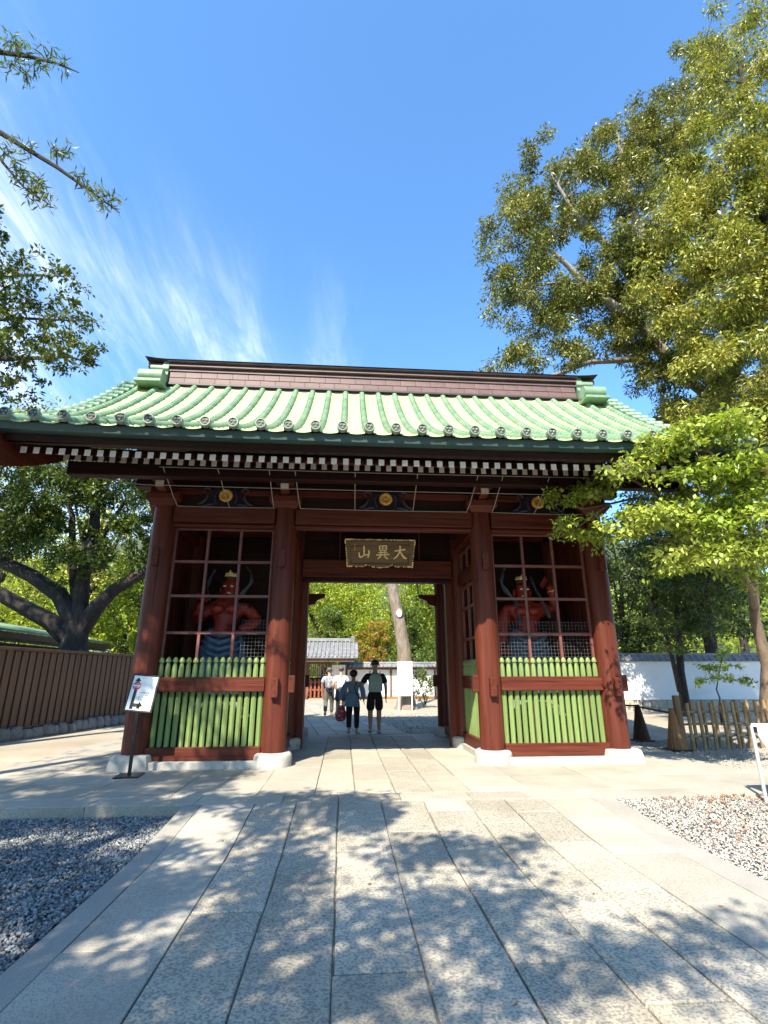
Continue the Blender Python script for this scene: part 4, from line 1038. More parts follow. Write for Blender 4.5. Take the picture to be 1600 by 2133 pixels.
limbs=[([(-10.6,11,-.1),(-10.6,11,1.6),(-10.6,11,2.6),(-10.65,11,3.3)],[0.62,0.50,0.46,0.42]),
  lp([(-10.8,11,2.7),(-11.6,10.9,3.35),(-12.4,10.8,3.75),(-13.5,10.6,4.35),(-15.2,10.4,4.8)],0.36,0.22),
  lp([(-10.75,11,3.3),(-11.4,10.9,4.3),(-12.5,10.8,5.0),(-13.8,10.6,5.6),(-15.4,10.4,6.4)],0.36,0.18),
  lp([(-10.5,11,3.0),(-10.0,11,3.9),(-9.5,11,4.5),(-8.8,11,5.0),(-8.2,11.2,5.5)],0.36,0.14),
  lp([(-10.6,11,3.2),(-10.7,11,5.0),(-10.6,11,7.0),(-10.8,11,9.0),(-10.7,11,11)],0.34,0.10),
  lp([(-10.65,11,3.6),(-11.2,11,5.6),(-11.5,11,7.4),(-12.4,11,9.2)],0.22,0.06),lp([(-10.6,11,5.6),(-10.0,11,7.2),(-9.4,11,8.4)],0.14,0.05)]
tree('spreading_tree','old spreading tree with thick dark limbs behind the brown fence','tree',(-10.6,11,-.1),limbs,pts,0.36,70,0.17,M['lf_dark'],M['bark'],group='trees left of the gate')
# ---- left: leafy tree whose branches reach in above the roof corner
bl=[(-7.7,1.0,10.2,.75,.9,.4,.9),(-8.3,1.0,9.7,1.0,1.0,.5,1),(-7.0,1.0,9.0,.7,.8,.25,.9),(-7.9,1.0,8.9,.9,1,.42,1),(-6.6,1.0,8.2,.55,.7,.25,.9),(-7.5,1.0,8.1,.9,1,.38,1),(-8.6,1.0,8.2,1.0,1,.6,1),(-9.6,1,10,1.2,1.2,1.6,1),(-9.9,1,11.6,.9,1.2,.8,.8),(-8.2,1,7.4,.8,.9,.3,.8)]
pts=blob_points(bl,n=300,shell=0.2)
limbs=[lp([(-10.6,1.2,-.1),(-10.6,1.2,4),(-10.5,1.1,7),(-10.2,1.0,10),(-9.8,1,13)],0.32,0.06),lp([(-10.4,1.1,7.4),(-9.2,1,8.0),(-8.0,1,8.05),(-6.9,1,8.15),(-6.2,1,7.95)],0.10,0.012),lp([(-10.3,1.1,8.4),(-9.0,1,9.0),(-8.0,1,9.1),(-6.8,1,9.1)],0.09,0.012),lp([(-10.2,1.0,9.6),(-9.0,1,10.2),(-8.0,1,10.3),(-7.4,1,10.3)],0.08,0.012)]
tree('broadleaf_tree','dark leafy branches reaching in above the left roof corner','tree',(-10.6,1.2,-.1),limbs,pts,0.20,30,0.115,M['lf_branch'],M['bark'],group='trees left of the gate',aspect=0.5)
# ---- left: narrow-leaved tree beside the path, sparse branches at the top left
def twig_tree():
    pts=np.concatenate([along((-5.1,-4.5,7.75),(-4.25,-4.5,7.15),3,.05),along((-3.75,-4.5,6.85),(-3.5,-4.5,6.68),7,.05),along((-4.05,-4.5,7.06),(-3.9,-4.5,7.0),4,.05),along((-4.35,-4.5,7.42),(-4.15,-4.5,7.4),4,.06),
       along((-4.95,-4.5,7.5),(-4.25,-4.5,6.65),14,.07),along((-4.6,-4.5,7.0),(-4.3,-4.5,6.62),8,.06),along((-5.2,-4.5,9.0),(-4.45,-4.5,8.88),14,.07),along((-5.3,-4.5,9.35),(-5.05,-4.5,9.2),6,.06),along((-5.3,-4.5,8.8),(-4.9,-4.5,8.7),6,.06)])
    off=blob_points([(-6.6,-5.0,8.6,1.2,1.5,1.6,1),(-8,-5.2,9.6,1.6,1.6,1.5,1),(-7.6,-5.6,7.2,1.5,1.5,1.2,1),(-9.2,-5.6,8,1.4,1.4,1.6,1)],n=120,shell=.4)
    return np.concatenate([pts,off])
pts=twig_tree()
limbs=[lp([(-8.2,-5.6,-.13),(-8.2,-5.6,3),(-8.1,-5.5,6),(-7.9,-5.4,8.5),(-7.9,-5.3,11)],0.26,0.05),lp([(-8.0,-5.45,7.2),(-6.6,-4.9,7.9),(-5.4,-4.55,7.95),(-5.0,-4.5,7.68),(-4.22,-4.5,7.17),(-3.8,-4.5,6.85),(-3.42,-4.5,6.55)],0.07,0.006),
  lp([(-7.95,-5.4,8.2),(-6.4,-4.8,9.0),(-5.4,-4.5,9.05),(-4.9,-4.5,9.0),(-4.5,-4.5,8.9),(-4.25,-4.5,8.78)],0.06,0.006),lp([(-5.2,-4.5,7.75),(-4.85,-4.5,7.2),(-4.55,-4.5,6.85),(-4.2,-4.5,6.6)],0.025,0.006)]
tree('narrow_leaved_tree','sparse narrow-leaved branches against the sky at the top left','tree',(-8.2,-5.6,-.13),limbs,pts,0.13,17,0.115,M['lf_maki'],M['bark'],group='trees left of the gate',aspect=0.16,droop=0.0,up=0.5,flat=1.0,grow=0.35)
# ---- the tree behind the camera that dapples the path with shade
def lift(x,y,h): return (x-LD.x/-LD.z*h, y-LD.y/-LD.z*h, h)
SH=[]
def shade(n,x0,x1,y0,y1,h0,h1,j=0.0):
    for _ in range(n):
        h=random.uniform(h0,h1); SH.append(lift(random.uniform(x0,x1),random.uniform(y0,y1),h))
shade(185,-7.0,-2.7,-6.6,-2.9,5.0,7.6)
shade(150,-6.5,-2.2,-2.9,-0.8,6.8,9.0)
shade(75,-5.2,-2.3,-0.8,2.0,8.0,10.0)
shade(80,-2.7,-0.9,-6.8,-3.9,5.0,7.0)
shade(27,-0.9,0.9,-6.9,-5.15,5.0,6.6)
shade(6,0.9,1.9,-6.3,-5.7,5.2,6.4)
shade(8,-0.3,1.05,-4.35,-4.0,5.6,6.4)
shade(4,-0.2,0.6,-4.8,-4.4,5.6,6.4)
shade(36,-2.4,-0.2,-3.5,-2.2,6.0,7.4)
shade(3,-0.4,0.1,-3.0,-2.4,6.2,7.0)
pts=np.array(SH)
ctr=pts.mean(0)
limbs=[lp([(-7.6,-13.2,-.1),(-7.5,-13,2.5),(-7.2,-12.6,4.6),(-6.6,-11.8,6.4),(-6.2,-11,8.4)],0.34,0.08),lp([(-7.2,-12.6,4.4),(-5.4,-11.8,5.3),(-3.4,-10.9,5.6),(-1.4,-10.2,5.8)],0.16,0.03),lp([(-6.8,-12.0,5.8),(-5.6,-9.8,6.8),(-5.2,-8.4,7.8),(-5.4,-7.2,8.8)],0.15,0.03),lp([(-7,-12.4,5),(-7.8,-10.8,6),(-8.4,-9.2,6.6)],0.13,0.03),lp([(-5.4,-11.8,5.3),(-4.2,-10.4,5.9),(-3.4,-9.2,6.2)],0.1,0.02)]
tree('broadleaf_tree','large leafy tree standing behind the viewer and dappling the path with shade','tree',(-7.6,-13.2,-.1),limbs,pts,0.36,98,0.115,M['lf_mid'],M['bark'],group='trees left of the gate',aspect=0.5,grow=0.4)
# ---- shade over the right edge of the platform
# ---- pine trunk beyond the gate
pts=blob_points([(0.6,14.6,10.5,2.2,2,.8,1),(2.8,15,11.6,2,2,.7,1),(0.2,15,12.8,1.8,1.8,.7,1),(-0.8,14.5,8.6,1.4,1.4,.5,.7)],n=120,shell=.3)
limbs=[([(2.12,15,-.12),(2.12,15,.12),(2.10,15,.5),(2.10,15,1.5),(2.02,15,2.6),(1.85,15,3.7),(1.66,15,4.6),(1.50,15,5.5),(1.3,15,7.5),(1.1,15,10),(1.0,15,12.5)],[0.62,0.46,0.37,0.33,0.31,0.285,0.27,0.25,0.22,0.16,0.08])]
pt=tree('pine_tree','tall leaning pine with a white-sealed cut on its trunk behind the gate','tree',(2.12,15,-.12),limbs,pts,0.3,70,0.16,M['lf_dark'],M['bark_pine'],aspect=0.06)
m=MB(); m.lathe(0,0,[(0.001,0.04),(0.10,0.045),(0.105,0.04),(0.13,0.0),(0.16,-0.05)],16,caps=False); m.v=[(x*1.2,-z,y*1.7) for x,y,z in m.v]
m.build('cut_collar',M['bark_pine'],pt,True,loc=(1.80-2.12,14.71-15,4.12+.12))
MB().add([(0.098*1.2*math.cos(2*math.pi*k/16),-0.048,0.098*1.7*math.sin(2*math.pi*k/16)) for k in range(16)],[tuple(range(16))]).build('sealed_cut',M['white'],pt,loc=(1.80-2.12,14.71-15,4.12+.12))
# ---- bushes
def bush(label,x,y,blobs,n,leaf,rad=0.2,count=30,size=0.1,h=0.6,group='bushes behind the gate'):
    pts=blob_points(blobs,n=n,shell=.5); pts=pts[pts[:,2]>0.05]
    limbs=[lp([(x,y,-.05),(x+.05,y,h*.5),(x-.03,y,h)],0.05,0.015),lp([(x,y,0),(x+.25,y+.1,h*.8)],0.03,0.01),lp([(x,y,0),(x-.25,y-.1,h*.8)],0.03,0.01)]
    return tree('bush',label,'bush',(x,y,-.05),limbs,pts,rad,count,size,leaf,M['bark'],group=group,grow=.4)
bush('rounded green shrub right of the pine trunk',3.05,16.0,[(3.05,16,.95,.55,.5,.8,1),(2.9,15.9,1.45,.35,.35,.3,.6)],60,M['lf_mid'])
# ---- wooded slope and garden trees beyond the walls
def bgtree(label,x,y,h,w,leaf,n=130,count=44,size=0.26,low=0.25,group='trees beyond the courtyard wall',name='broadleaf_tree'):
    bl=[]
    k=9
    for i in range(k):
        a=random.uniform(0,6.28); r=random.uniform(.15,.75)*w; zz=h*random.uniform(low+.1,.92)
        bl.append((x+r*math.cos(a),y+r*math.sin(a)*.8,zz,w*.48,w*.45,h*.13+w*.12,1))
    bl.append((x,y,h*.85,w*.5,w*.5,h*.14,1)); bl.append((x,y,h*.5,w*.6,w*.6,h*.2,1))
    pts=blob_points(bl,n=n,shell=.55)
    limbs=[lp([(x,y,-.2),(x+random.uniform(-.2,.2),y,h*.35),(x+random.uniform(-.4,.4),y,h*.62),(x,y,h*.9)],0.05+h*.018,0.04)]
    for _ in range(3):
        a=random.uniform(0,6.28); limbs.append(lp([(x,y,h*.35),(x+w*.4*math.cos(a),y+w*.3*math.sin(a),h*.55),(x+w*.7*math.cos(a),y+w*.6*math.sin(a),h*.7)],h*.009+.02,0.03))
    return tree(name,label,'tree',(x,y,-.2),limbs,pts,w*.22,count,size,leaf,M['bark'],group=group)
bgtree('sunny yellow-green tree filling the left of the passage view',-2.6,33,13,4.0,M['lf_hill'],210,50)
bgtree('bright green tree behind the grey tiled gatehouse roof',-0.2,30,8.5,3.0,M['lf_hill'],170,46,.22)
bgtree('pine-like mid-green tree behind the gatehouse ridge',-1.9,28.5,6.6,1.7,M['lf_mid'],110,46,.18)
bgtree('turning maple with red leaf tips in the middle of the passage view',1.4,28.2,5.2,1.5,M['lf_maple'],100,44,.16,.3)
bgtree('tall sunlit tree right of the pine trunk',5.0,33,13,4.0,M['lf_hill'],210,50)
bgtree('shaded green tree right behind the pine trunk',4.2,28.5,6.6,2.0,M['lf_mid'],140,46,.2)
bgtree('broad tree behind the right end of the courtyard wall',8.5,31,11,3.4,M['lf_mid'],170,44)
for (lab,x,y,h,w,lf) in (('sunlit tree left of the gate, farther than the spreading tree',-12.5,21,8.6,3.0,'lf_hill'),('tall pale green tree at the left, behind the fence house',-20,24,12,4.2,'lf_hill'),('yellow-green treetop just above the left eave',-17.5,17,16.6,3.6,'lf_dense'),('second yellow-green treetop near the left end of the eave',-13.6,18,15.9,2.6,'lf_dense'),('leafy tree just left of the left outer column',-9.8,17.5,6.4,2.2,'lf_hill'),
     ('low leafy tree beside the gate seen past the left column',-8.0,23,7,2.5,'lf_mid'),
     ('shady tree behind the white wall near the right column',9.5,16,8.4,2.6,'lf_mid'),('broad shady tree behind the white wall',13.5,16.5,9,3.0,'lf_dark'),('sunlit tree behind the white wall at the right',18,17,9.5,3.4,'lf_mid'),('yellowish tree farther behind the white wall',11,23,11,3.6,'lf_hill'),('tall tree far right behind the wall',22.5,20,13,4,'lf_mid'),('large tree behind the right evergreen',15,12.5,12,3.0,'lf_dark')):
    bgtree(lab,x,y,h,w,M[lf],170,44,.22 if y<20 else .26,.2,group='trees around the precinct')
bgtree('unseen tall tree left of the gate, added to shade the fence',-14.5,0.0,17,4.6,M['lf_dark'],190,60,.32,.25,group='trees left of the gate')  # unseen tree added so its crown shades the fence and spreading tree
# distant wooded hill: reads as one mass
def hillz(x,y): return max(0,(y-34)*0.42)*(0.9+0.1*math.sin(x*.11))
hv=[];hf=[];nx=40;ny=14
for j in range(ny):
    for i in range(nx):
        x=-90+180*i/(nx-1); y=34+90*(j/(ny-1))**1.2; hv.append((x,y,hillz(x,y)-.25 if j<ny-1 else hillz(x,y)-3))
for j in range(ny-1):
    for i in range(nx-1): hf.append((j*nx+i,j*nx+i+1,(j+1)*nx+i+1,(j+1)*nx+i))
struct(MB().add(hv,hf).build('hill',material('leafy_slope',(0.03,0.045,0.012),(0.06,0.075,0.02),rough=.9,scale=(.8,.8,.8)),None,True))
hp=[];hr=[]
for _ in range(1500):
    x=RNG.uniform(-46,46); y=34+RNG.random()**1.3*26; z=hillz(x,y); h=RNG.uniform(1.0,6.5)
    hp.append((x,y,z+h)); hr.append(RNG.uniform(.9,1.7))
w=stuff(obj('hill_wood',leaves_mesh('hill_wood',np.array(hp),np.array(hr),np.full(len(hp),30),0.46,M['lf_hill'],.5)))
tag(w,'sunlit wooded hillside far behind the courtyard wall','woods')
# ================================================================== WALLS, FENCES, HOUSES
def frame_thing(name,label,cat,a,b,group=None):
    """a thing whose local x runs from a to b"""
    d=Vector((b[0]-a[0],b[1]-a[1])); t=thing(name,label,cat,(a[0],a[1],0),math.atan2(d.y,d.x),group); return t,d.length
# ---- brown board fence on the left
fc,Lf=frame_thing('board_fence','brown vertical board fence on a stone footing left of the gate','fence',(-10.35,1.2),(-8.15,12.0))
MB().box(0,Lf,0.02,0.05,0.10,2.06).build('backing',M['fence_dark'],fc)
bm=MB().box(-0.098,0.098,-0.03,0.015,0.05,2.05,0.006).mesh('board',M['fence'])
k=0.12
while k<Lf: obj('board',bm,fc,(k,0,random.uniform(-.008,.008))); k+=0.262
MB().box(-0.02,Lf+0.02,-0.075,0.075,2.052,2.135,0.008).build('cap_rail',M['fence'],fc)
MB().box(0,Lf,-0.02,0.05,0.0,0.05).build('sole_plate',M['fence_dark'],fc)
def rock_mesh():
    m=MB(); n=9; vs=[];fs=[]
    for i,(r,z) in enumerate(((0.8,-0.1),(1.0,0.25),(0.92,0.62),(0.6,0.92))):
        for k in range(n):
            a=2*math.pi*k/n; q=r*random.uniform(.85,1.12); vs.append((q*math.cos(a),q*math.sin(a),z*random.uniform(.92,1.08)))
    for i in range(3):
        for k in range(n): fs.append((i*n+k,i*n+(k+1)%n,(i+1)*n+(k+1)%n,(i+1)*n+k))
    fs.append(tuple(3*n+k for k in range(n)))
    return m.add(vs,fs).mesh('footing_stone',M['rock'],True)
rocks=[rock_mesh() for _ in range(5)]
k=0.1
while k<Lf:
    w=random.uniform(.16,.30); o=obj('footing_stone',random.choice(rocks),fc,(k+w*.6,-0.16,-0.22)); o.scale=(w,random.uniform(.13,.2),random.uniform(.26,.38)); o.rotation_euler=(0,0,random.uniform(0,.5)); k+=w*1.5
# ---- low building with green roof behind the fence
hb=thing('low_building','low building with a green sheet roof behind the brown fence','building',(-17,13,0))
MB().box(-4,4.0,-7,4.5,0,2.55).build('wall',M['fence_dark'],hb)
MB().prism([(-6,4.9),(4.55,2.98),(4.55,2.90),(-6,4.82)],'y',-8,5.3).build('roof',M['copper'],hb)
MB().box(4.42,4.56,-8,5.3,2.66,2.89).build('fascia',M['fence'],hb)
MB().box(4.30,4.41,-8,5.3,2.56,2.68).build('gutter',M['copper_dark'],hb)
wl=MB().box(-17.5,-13.6,25,25.3,0,3.3).build('garden_wall',M['plaster']); tag(wl,'short bright white wall glimpsed past the left outer column','wall')
# ---- plastered wall with stone base and tiled coping (right, and behind the courtyard)
cop_me=None
def coping(parent,L_,z,w=0.42):
    """tiled coping: ridge, two slopes of round tiles"""
    MB().prism([(-w,z),(w,z),(0.05,z+0.22),(-0.05,z+0.22)],'x',-0.05,L_+0.05).build('coping_bed',M['tile'],parent)
    rl=MB(); 
    rl.tube([(0,-w-0.02,z+0.03),(0,-w*0.5,z+0.13),(0,-0.05,z+0.235)],0.045,8)
    me=rl.mesh('coping_tile',M['tile'],True); k=0.1
    while k<L_: obj('coping_tile',me,parent,(k,0,0)); k+=0.26
    MB().tube([(0,0,z+0.26),(L_,0,z+0.26)],0.075,10).build('coping_ridge',M['tile'],parent,True)
wr,Lw=frame_thing('plaster_wall','white plastered wall with stone base on the right','wall',(7.2,12.5),(24,11.6))
MB().box(0,Lw,-0.13,0.13,0.42,1.93,0.004).build('plaster',M['plaster'],wr)
MB().box(0,Lw,-0.16,0.16,-0.1,0.41).build('footing_core',M['joint'],wr)
k=0.0
M['ashlar']=material('pale_footing_stone',(0.36,0.31,0.24),(0.46,0.41,0.33),rough=.85,scale=(4,4,4),island=.18,bump=.006,bump_scale=(20,20,20))
while k<9.5:
    z=-0.08
    w=random.uniform(.22,.42)
    hts=[random.uniform(.14,.22)]; hts.append(0.47-hts[0]-0.0)
    zz=-0.06
    for h in hts:
        x0,x1=k+.008,k+w-.008; j=[random.uniform(-.03,.03) for _ in range(4)]
        MB().prism([(x0+j[0],zz+.008),(x1+j[1],zz+.008),(x1+j[2],zz+h-.008),(x0+j[3],zz+h-.008)],'y',-0.195,-0.15).build('footing_stone',M['ashlar'],wr); zz+=h
    k+=w
coping(wr,Lw,1.935,0.20)
wb,Lb=frame_thing('courtyard_wall','white courtyard wall with grey tiled coping beyond the gate','wall',(-0.9,25.1),(13,24.6))
MB().box(0,Lb,-0.15,0.15,0.12,1.72,0.004).build('plaster',M['plaster'],wb)
MB().box(0,Lb,-0.18,0.18,-0.1,0.115).build('footing',M['cone_light'],wb)
MB().box(-.05,Lb+.05,-0.40,0.40,1.74,1.86).build('eave_beam',M['fence'],wb)
coping(wb,Lb,1.87,0.62)
for k in (0.4,3.2,6.0,8.8): MB().box(k-.06,k+.06,-0.2,0.2,0.12,1.735).build('post',M['fence'],wb)
# ---- gatehouse with grey tiles
gh=thing('gatehouse','small wooden gatehouse with a grey tiled roof beyond the passage','building',(-2.9,24.2,0))
def ghroof():
    m=MB().prism([(-1.55,2.30),(-1.6,2.38),(0,3.42),(1.6,2.38),(1.55,2.30),(0,3.30)],'x',-3.0,2.85); return m
gr=ghroof().build('roof',M['tile'],gh)
rl=MB()
P=[(0,-1.62+1.62*t,2.40+1.02*t+0.02) for t in np.linspace(0,0.97,12)]
for i in range(11):
    rl.tube([P[i],P[i+1]],[0.062,0.052],7)
rme=rl.mesh('tile_row',M['tile'],True)
fl=MB()
for i in range(11):
    y0,z0=P[i][1],P[i][2]-0.03; y1,z1=P[i+1][1],P[i+1][2]-0.045
    fl.add([(-.12,y0,z0),(.12,y0,z0),(.12,y1,z1),(-.12,y1,z1),(-.12,y0,z0-.03),(.12,y0,z0-.03)],[(0,1,2,3),(4,5,1,0)])
fme=fl.mesh('tile_pan_row',M['tile'])
k=-2.95
while k<2.85: obj('tile_row',rme,gr,(k,0,0)); obj('tile_pan_row',fme,gr,(k+.125,0,0)); k+=0.25
MB().box(-3.0,2.72,-0.13,0.13,3.40,3.60,0.02).build('ridge',M['tile'],gr); MB().box(2.60,2.86,-0.17,0.17,3.34,3.72,0.03).build('ridge_end_tile',M['tile'],gr)
MB().box(-3.0,2.8,-1.48,-1.36,2.16,2.30).build('eave_beam',M['fence'],gh)
for x in (-2.6,0.0,1.35): MB().box(x-.11,x+.11,-0.12,0.12,0,2.6).build('post',M['fence'],gh)
MB().box(-2.6,1.35,-.08,.08,2.05,2.25).build('lintel',M['fence'],gh)
MB().box(1.35,2.3,-.07,.07,0.1,2.0).build('plaster_panel',M['plaster'],gh)
M['gh_red']=wood('red_gate_wood',(0.20,0.055,0.03),(0.29,0.09,0.05),(14,14,1))
dr=MB().box(-2.45,1.2,-0.2,-0.16,0.50,0.60).build('lattice_door',M['gh_red'],gh)
sme=MB().box(-.055,.055,-.25,-.205,.05,1.15).mesh('slat',M['gh_red']); k=-2.4
while k<1.2: obj('slat',sme,dr,(k,0,0)); k+=0.24
MB().box(-2.45,1.2,-0.2,-0.16,0.95,1.03).build('door_rail',M['gh_red'],gh); MB().box(-2.45,1.2,0.3,0.34,0.05,1.25).build('door_backing',M['fence_dark'],gh)
sme=MB().box(-.02,.02,-.03,.03,1.42,2.04).mesh('upper_slat',M['fence']); k=-2.4
while k<1.2: obj('upper_slat',sme,dr,(k,0,0)); k+=0.13
MB().box(-2.45,1.2,-.03,.03,1.36,1.42).build('upper_rail',M['fence'],gh)
# ---- white notice board in front of the pine
nb=thing('notice_board','tall white notice board leaning before the pine trunk','notice board',(1.98,14.25,-.05))
MB().box(-.33,.33,-.015,.015,.58,2.02,.01).build('panel',M['white'],nb)
for s in (-1,1): MB().box(s*.29-.02,s*.29+.02,-.016,.03,0,.578).build('leg',M['white'],nb)
for r_ in range(9): MB().box(-.24,.24-random.uniform(0,.2),-.0165,-.0155,.80+r_*.12,.815+r_*.12).build('faded_text_line',M['cream'],nb)
# ---- bamboo fence
bf,Lq=frame_thing('bamboo_fence','weathered bamboo lattice fence on the right','fence',(6.12,1.36),(9.4,1.75))
MB().tube([(0,0.02,-.05),(-.03,0.02,1.0)],[.075,.068],10).build('post',M['post'],bf,True)
MB().tube([(Lq,0.02,-.05),(Lq,0.02,1.0)],[.075,.068],10).build('post',M['post'],bf,True)
def cane(p,q,r=.026,n=8,nodes=4):
    m=MB(); pts=[];rd=[]; a=Vector(p);b=Vector(q)
    for i in range(nodes+1):
        t=i/nodes
        for dt,rr in ((-.012,r),(0,r*1.16),(.012,r)):
            tt=min(1,max(0,t+dt)); pts.append(a.lerp(b,tt)); rd.append(rr)
    # drop duplicates
    P_=[pts[0]];R__=[rd[0]]
    for p_,r__ in zip(pts[1:],rd[1:]):
        if (p_-P_[-1]).length>1e-4: P_.append(p_);R__.append(r__)
    return m.tube(P_,R__,n)
vme=[cane((0,0,-.03),(0.01,0,.88),random.uniform(.030,.036)).mesh('upright_cane',M['bamboo'],True) for _ in range(3)]
k=0.14;i=0
while k<Lq-.05:
    for dx,dy in ((0,-.055),(.19,.055)):
        o=obj('upright_cane',random.choice(vme),bf,(k+dx,dy,random.uniform(-.03,.03))); o.rotation_euler=(0,random.uniform(-.03,.03),random.uniform(0,6))
    k+=0.27
for z in (0.22,0.45,0.68): cane((0.05,0,z),(Lq,0,z+random.uniform(-.01,.01)),.022,nodes=9).build('cross_cane',M['bamboo'],bf,True)
# ---- cones with a bar
def cone(name,label,x,y,mat,h=.78):
    t=thing(name,label,'cone',(x,y,0 if x<5.4 else -.035),group='cones beside the gate')
    m=MB(); n=20; vs=[];fs=[]
    prof=[(.19,.03),(.17,.12),(.055,h-.03),(.045,h)]
    for i,(r,z) in enumerate(prof):
        for k in range(2*n):
            a=math.pi*k/n; q=r*(1 if k%2 else .95); vs.append((q*math.cos(a),q*math.sin(a),z))
    for i in range(3):
        for k in range(2*n): fs.append((i*2*n+k,i*2*n+(k+1)%(2*n),(i+1)*2*n+(k+1)%(2*n),(i+1)*2*n+k))
    fs.append(tuple(6*n+k for k in range(2*n)))
    m.add(vs,fs).build('body',mat,t); MB().box(-.20,.20,-.20,.20,0,.03,.01).build('base',M['cone'],t); return t
cone('barrier_cone','dark brown cone standing right behind the right outer column',6.12,2.95,M['cone'])
cone('barrier_cone','tan slatted cone next to the bamboo fence post',5.99,1.42,M['cone_light'])
cone('barrier_cone','dark cone half hidden behind the right outer column',5.0,3.6,M['cone'])
br=MB().tube([(5.99,1.42,.66),(6.06,2.2,.68),(6.12,2.95,.70)],.02,8).build('barrier_bar',M['cone']); tag(br,'thin brown bar laid between the tan cone and the dark cone','bar')
br=MB().tube([(5.0,3.6,.72),(6.12,2.95,.72)],.02,8).build('barrier_bar',M['cone']); tag(br,'thin brown bar running behind the right outer column','bar')
# ---- information table at the right edge
it=thing('information_stand','slanted white information panel on grey metal legs at the right edge','sign',(4.33,-2.88,-.03))
MB().tube([(-.2+.2,0,-.02),(0,0,.84)],.022,10).build('leg',M['metal'],it,True)
MB().tube([(1.0,0.0,-.02),(1.0,0.0,.84)],.022,10).build('leg',M['metal'],it,True)
pn=MB().add([(0.05,-.30,.42),(1.0,-.30,.42),(1.0,.06,.86),(0.05,.06,.86),(0.05,-.28,.40),(1.0,-.28,.40),(1.0,.08,.84),(0.05,.08,.84)],[(0,1,2,3),(7,6,5,4),(0,4,5,1),(1,5,6,2),(2,6,7,3),(3,7,4,0)]).build('panel',M['sign_white'],it)
MB().box(0.0,0.05,-.03,.02,.76,.83,.005).build('bracket',M['black'],it)
# ---- route sign on its stand
rs=thing('route_sign','white route sign with black arrows on a black stand before the left column','sign',(-3.83,-0.72,0)); rs.rotation_euler=(0,0,R(6))
MB().box(-.175,.175,-.20,.20,0.002,.016,.003).build('base_plate',M['black'],rs)
MB().box(-.022,.022,-.022,.022,.016,1.0,.003).build('pole',M['black'],rs)
TILT=Matrix.Translation((0.0,-.03,.88)) @ Matrix.Rotation(R(5),4,'Y') @ Matrix.Rotation(R(-14),4,'X')
fr=MB().box(-.205,.205,0,.022,0,.565,.006).build('frame',M['black'],rs); fr.matrix_local=TILT
pnl=MB().box(-.178,.178,-.004,0.0,.027,.538).build('panel',M['sign_white'],fr)
def flat(name,pts,mat,y): return MB().add([(x,y,z) for x,z in pts],[tuple(range(len(pts)))]).build(name,mat,fr)
flat('straight_arrow',[(-.128,.04),(-.083,.04),(-.083,.455),(-.060,.455),(-.105,.515),(-.150,.455),(-.128,.455)],M['sign_ink'],-.0055)
flat('turn_arrow',[(-.083,.075),(-.01,.075),(-.01,.045),(.05,.10),(-.01,.155),(-.01,.125),(-.083,.125)],M['sign_ink'],-.0058)
flat('no_entry_disc',[(-.105+.062*math.cos(2*math.pi*k/28),.385+.062*math.sin(2*math.pi*k/28)) for k in range(28)],M['sign_red'],-.0066)
flat('no_entry_bar',[(-.158,.373),(-.052,.373),(-.052,.397),(-.158,.397)],M['sign_white'],-.0074)
def text(body,x,z,size,mat,y,parent=fr,name='printed_text',align='LEFT'):
    c=bpy.data.curves.new(name,'FONT'); c.body=body; c.size=size; c.align_x=align; c.extrude=0
    tmp=bpy.data.objects.new('t',c); COL.objects.link(tmp)
    dg=bpy.context.evaluated_depsgraph_get(); me=bpy.data.meshes.new_from_object(tmp.evaluated_get(dg)); bpy.data.objects.remove(tmp)
    me.materials.clear(); me.materials.append(mat); o=obj(name,me,parent,(x,y,z),(R(90),0,0)); return o
text('立入禁止',-.105,.407,.026,M['sign_white'],-.0076,align='CENTER'); text('NO ENTRY',-.105,.350,.020,M['sign_white'],-.0076,align='CENTER')
text('拝観券売場',-.04,.275,.030,M['sign_grey'],-.0056); text('TICKET  OFFICE',-.04,.243,.023,M['sign_grey'],-.0056); text('售票处',-.04,.212,.026,M['sign_grey'],-.0056); text('매표소',-.04,.180,.026,M['sign_grey'],-.0056)
# ---- unseen trees added behind the viewer to block sky light from the gate
for lab,x,y,h,w in (('unseen tall dark tree added left behind the viewer, nearest the path',-13,-20,14,4.5),('unseen tall tree added straight behind the viewer left of the path',-5,-25,14,4.5),('unseen tall tree added straight behind the viewer right of the path',3.5,-25,14,4.5),('unseen tall tree added behind the viewer on the right',11,-22,14,4.5),('unseen tall tree added right of the viewer beside the approach',17,-15,13,4),('unseen dark tree added at the right of the approach nearest the gate',19,-6,12,4),('unseen dark tree added at the left of the approach nearest the gate',-19,-6,12,4),('unseen broad tree added far left behind the viewer',-21,-15,14,5),('unseen broad tree added at the back left of the approach',-13,-31,15,5),('unseen broad tree added at the back right of the approach',20,-26,15,5),('unseen tall tree added to close the approach far behind the viewer',-1,-33,15,5),('unseen tall tree added at the far back of the approach on the right',9,-33,15,5)):
    bgtree(lab,x,y,h,w,M['lf_dark'],110,40,.62,.02,group='unseen trees added to block sky light')
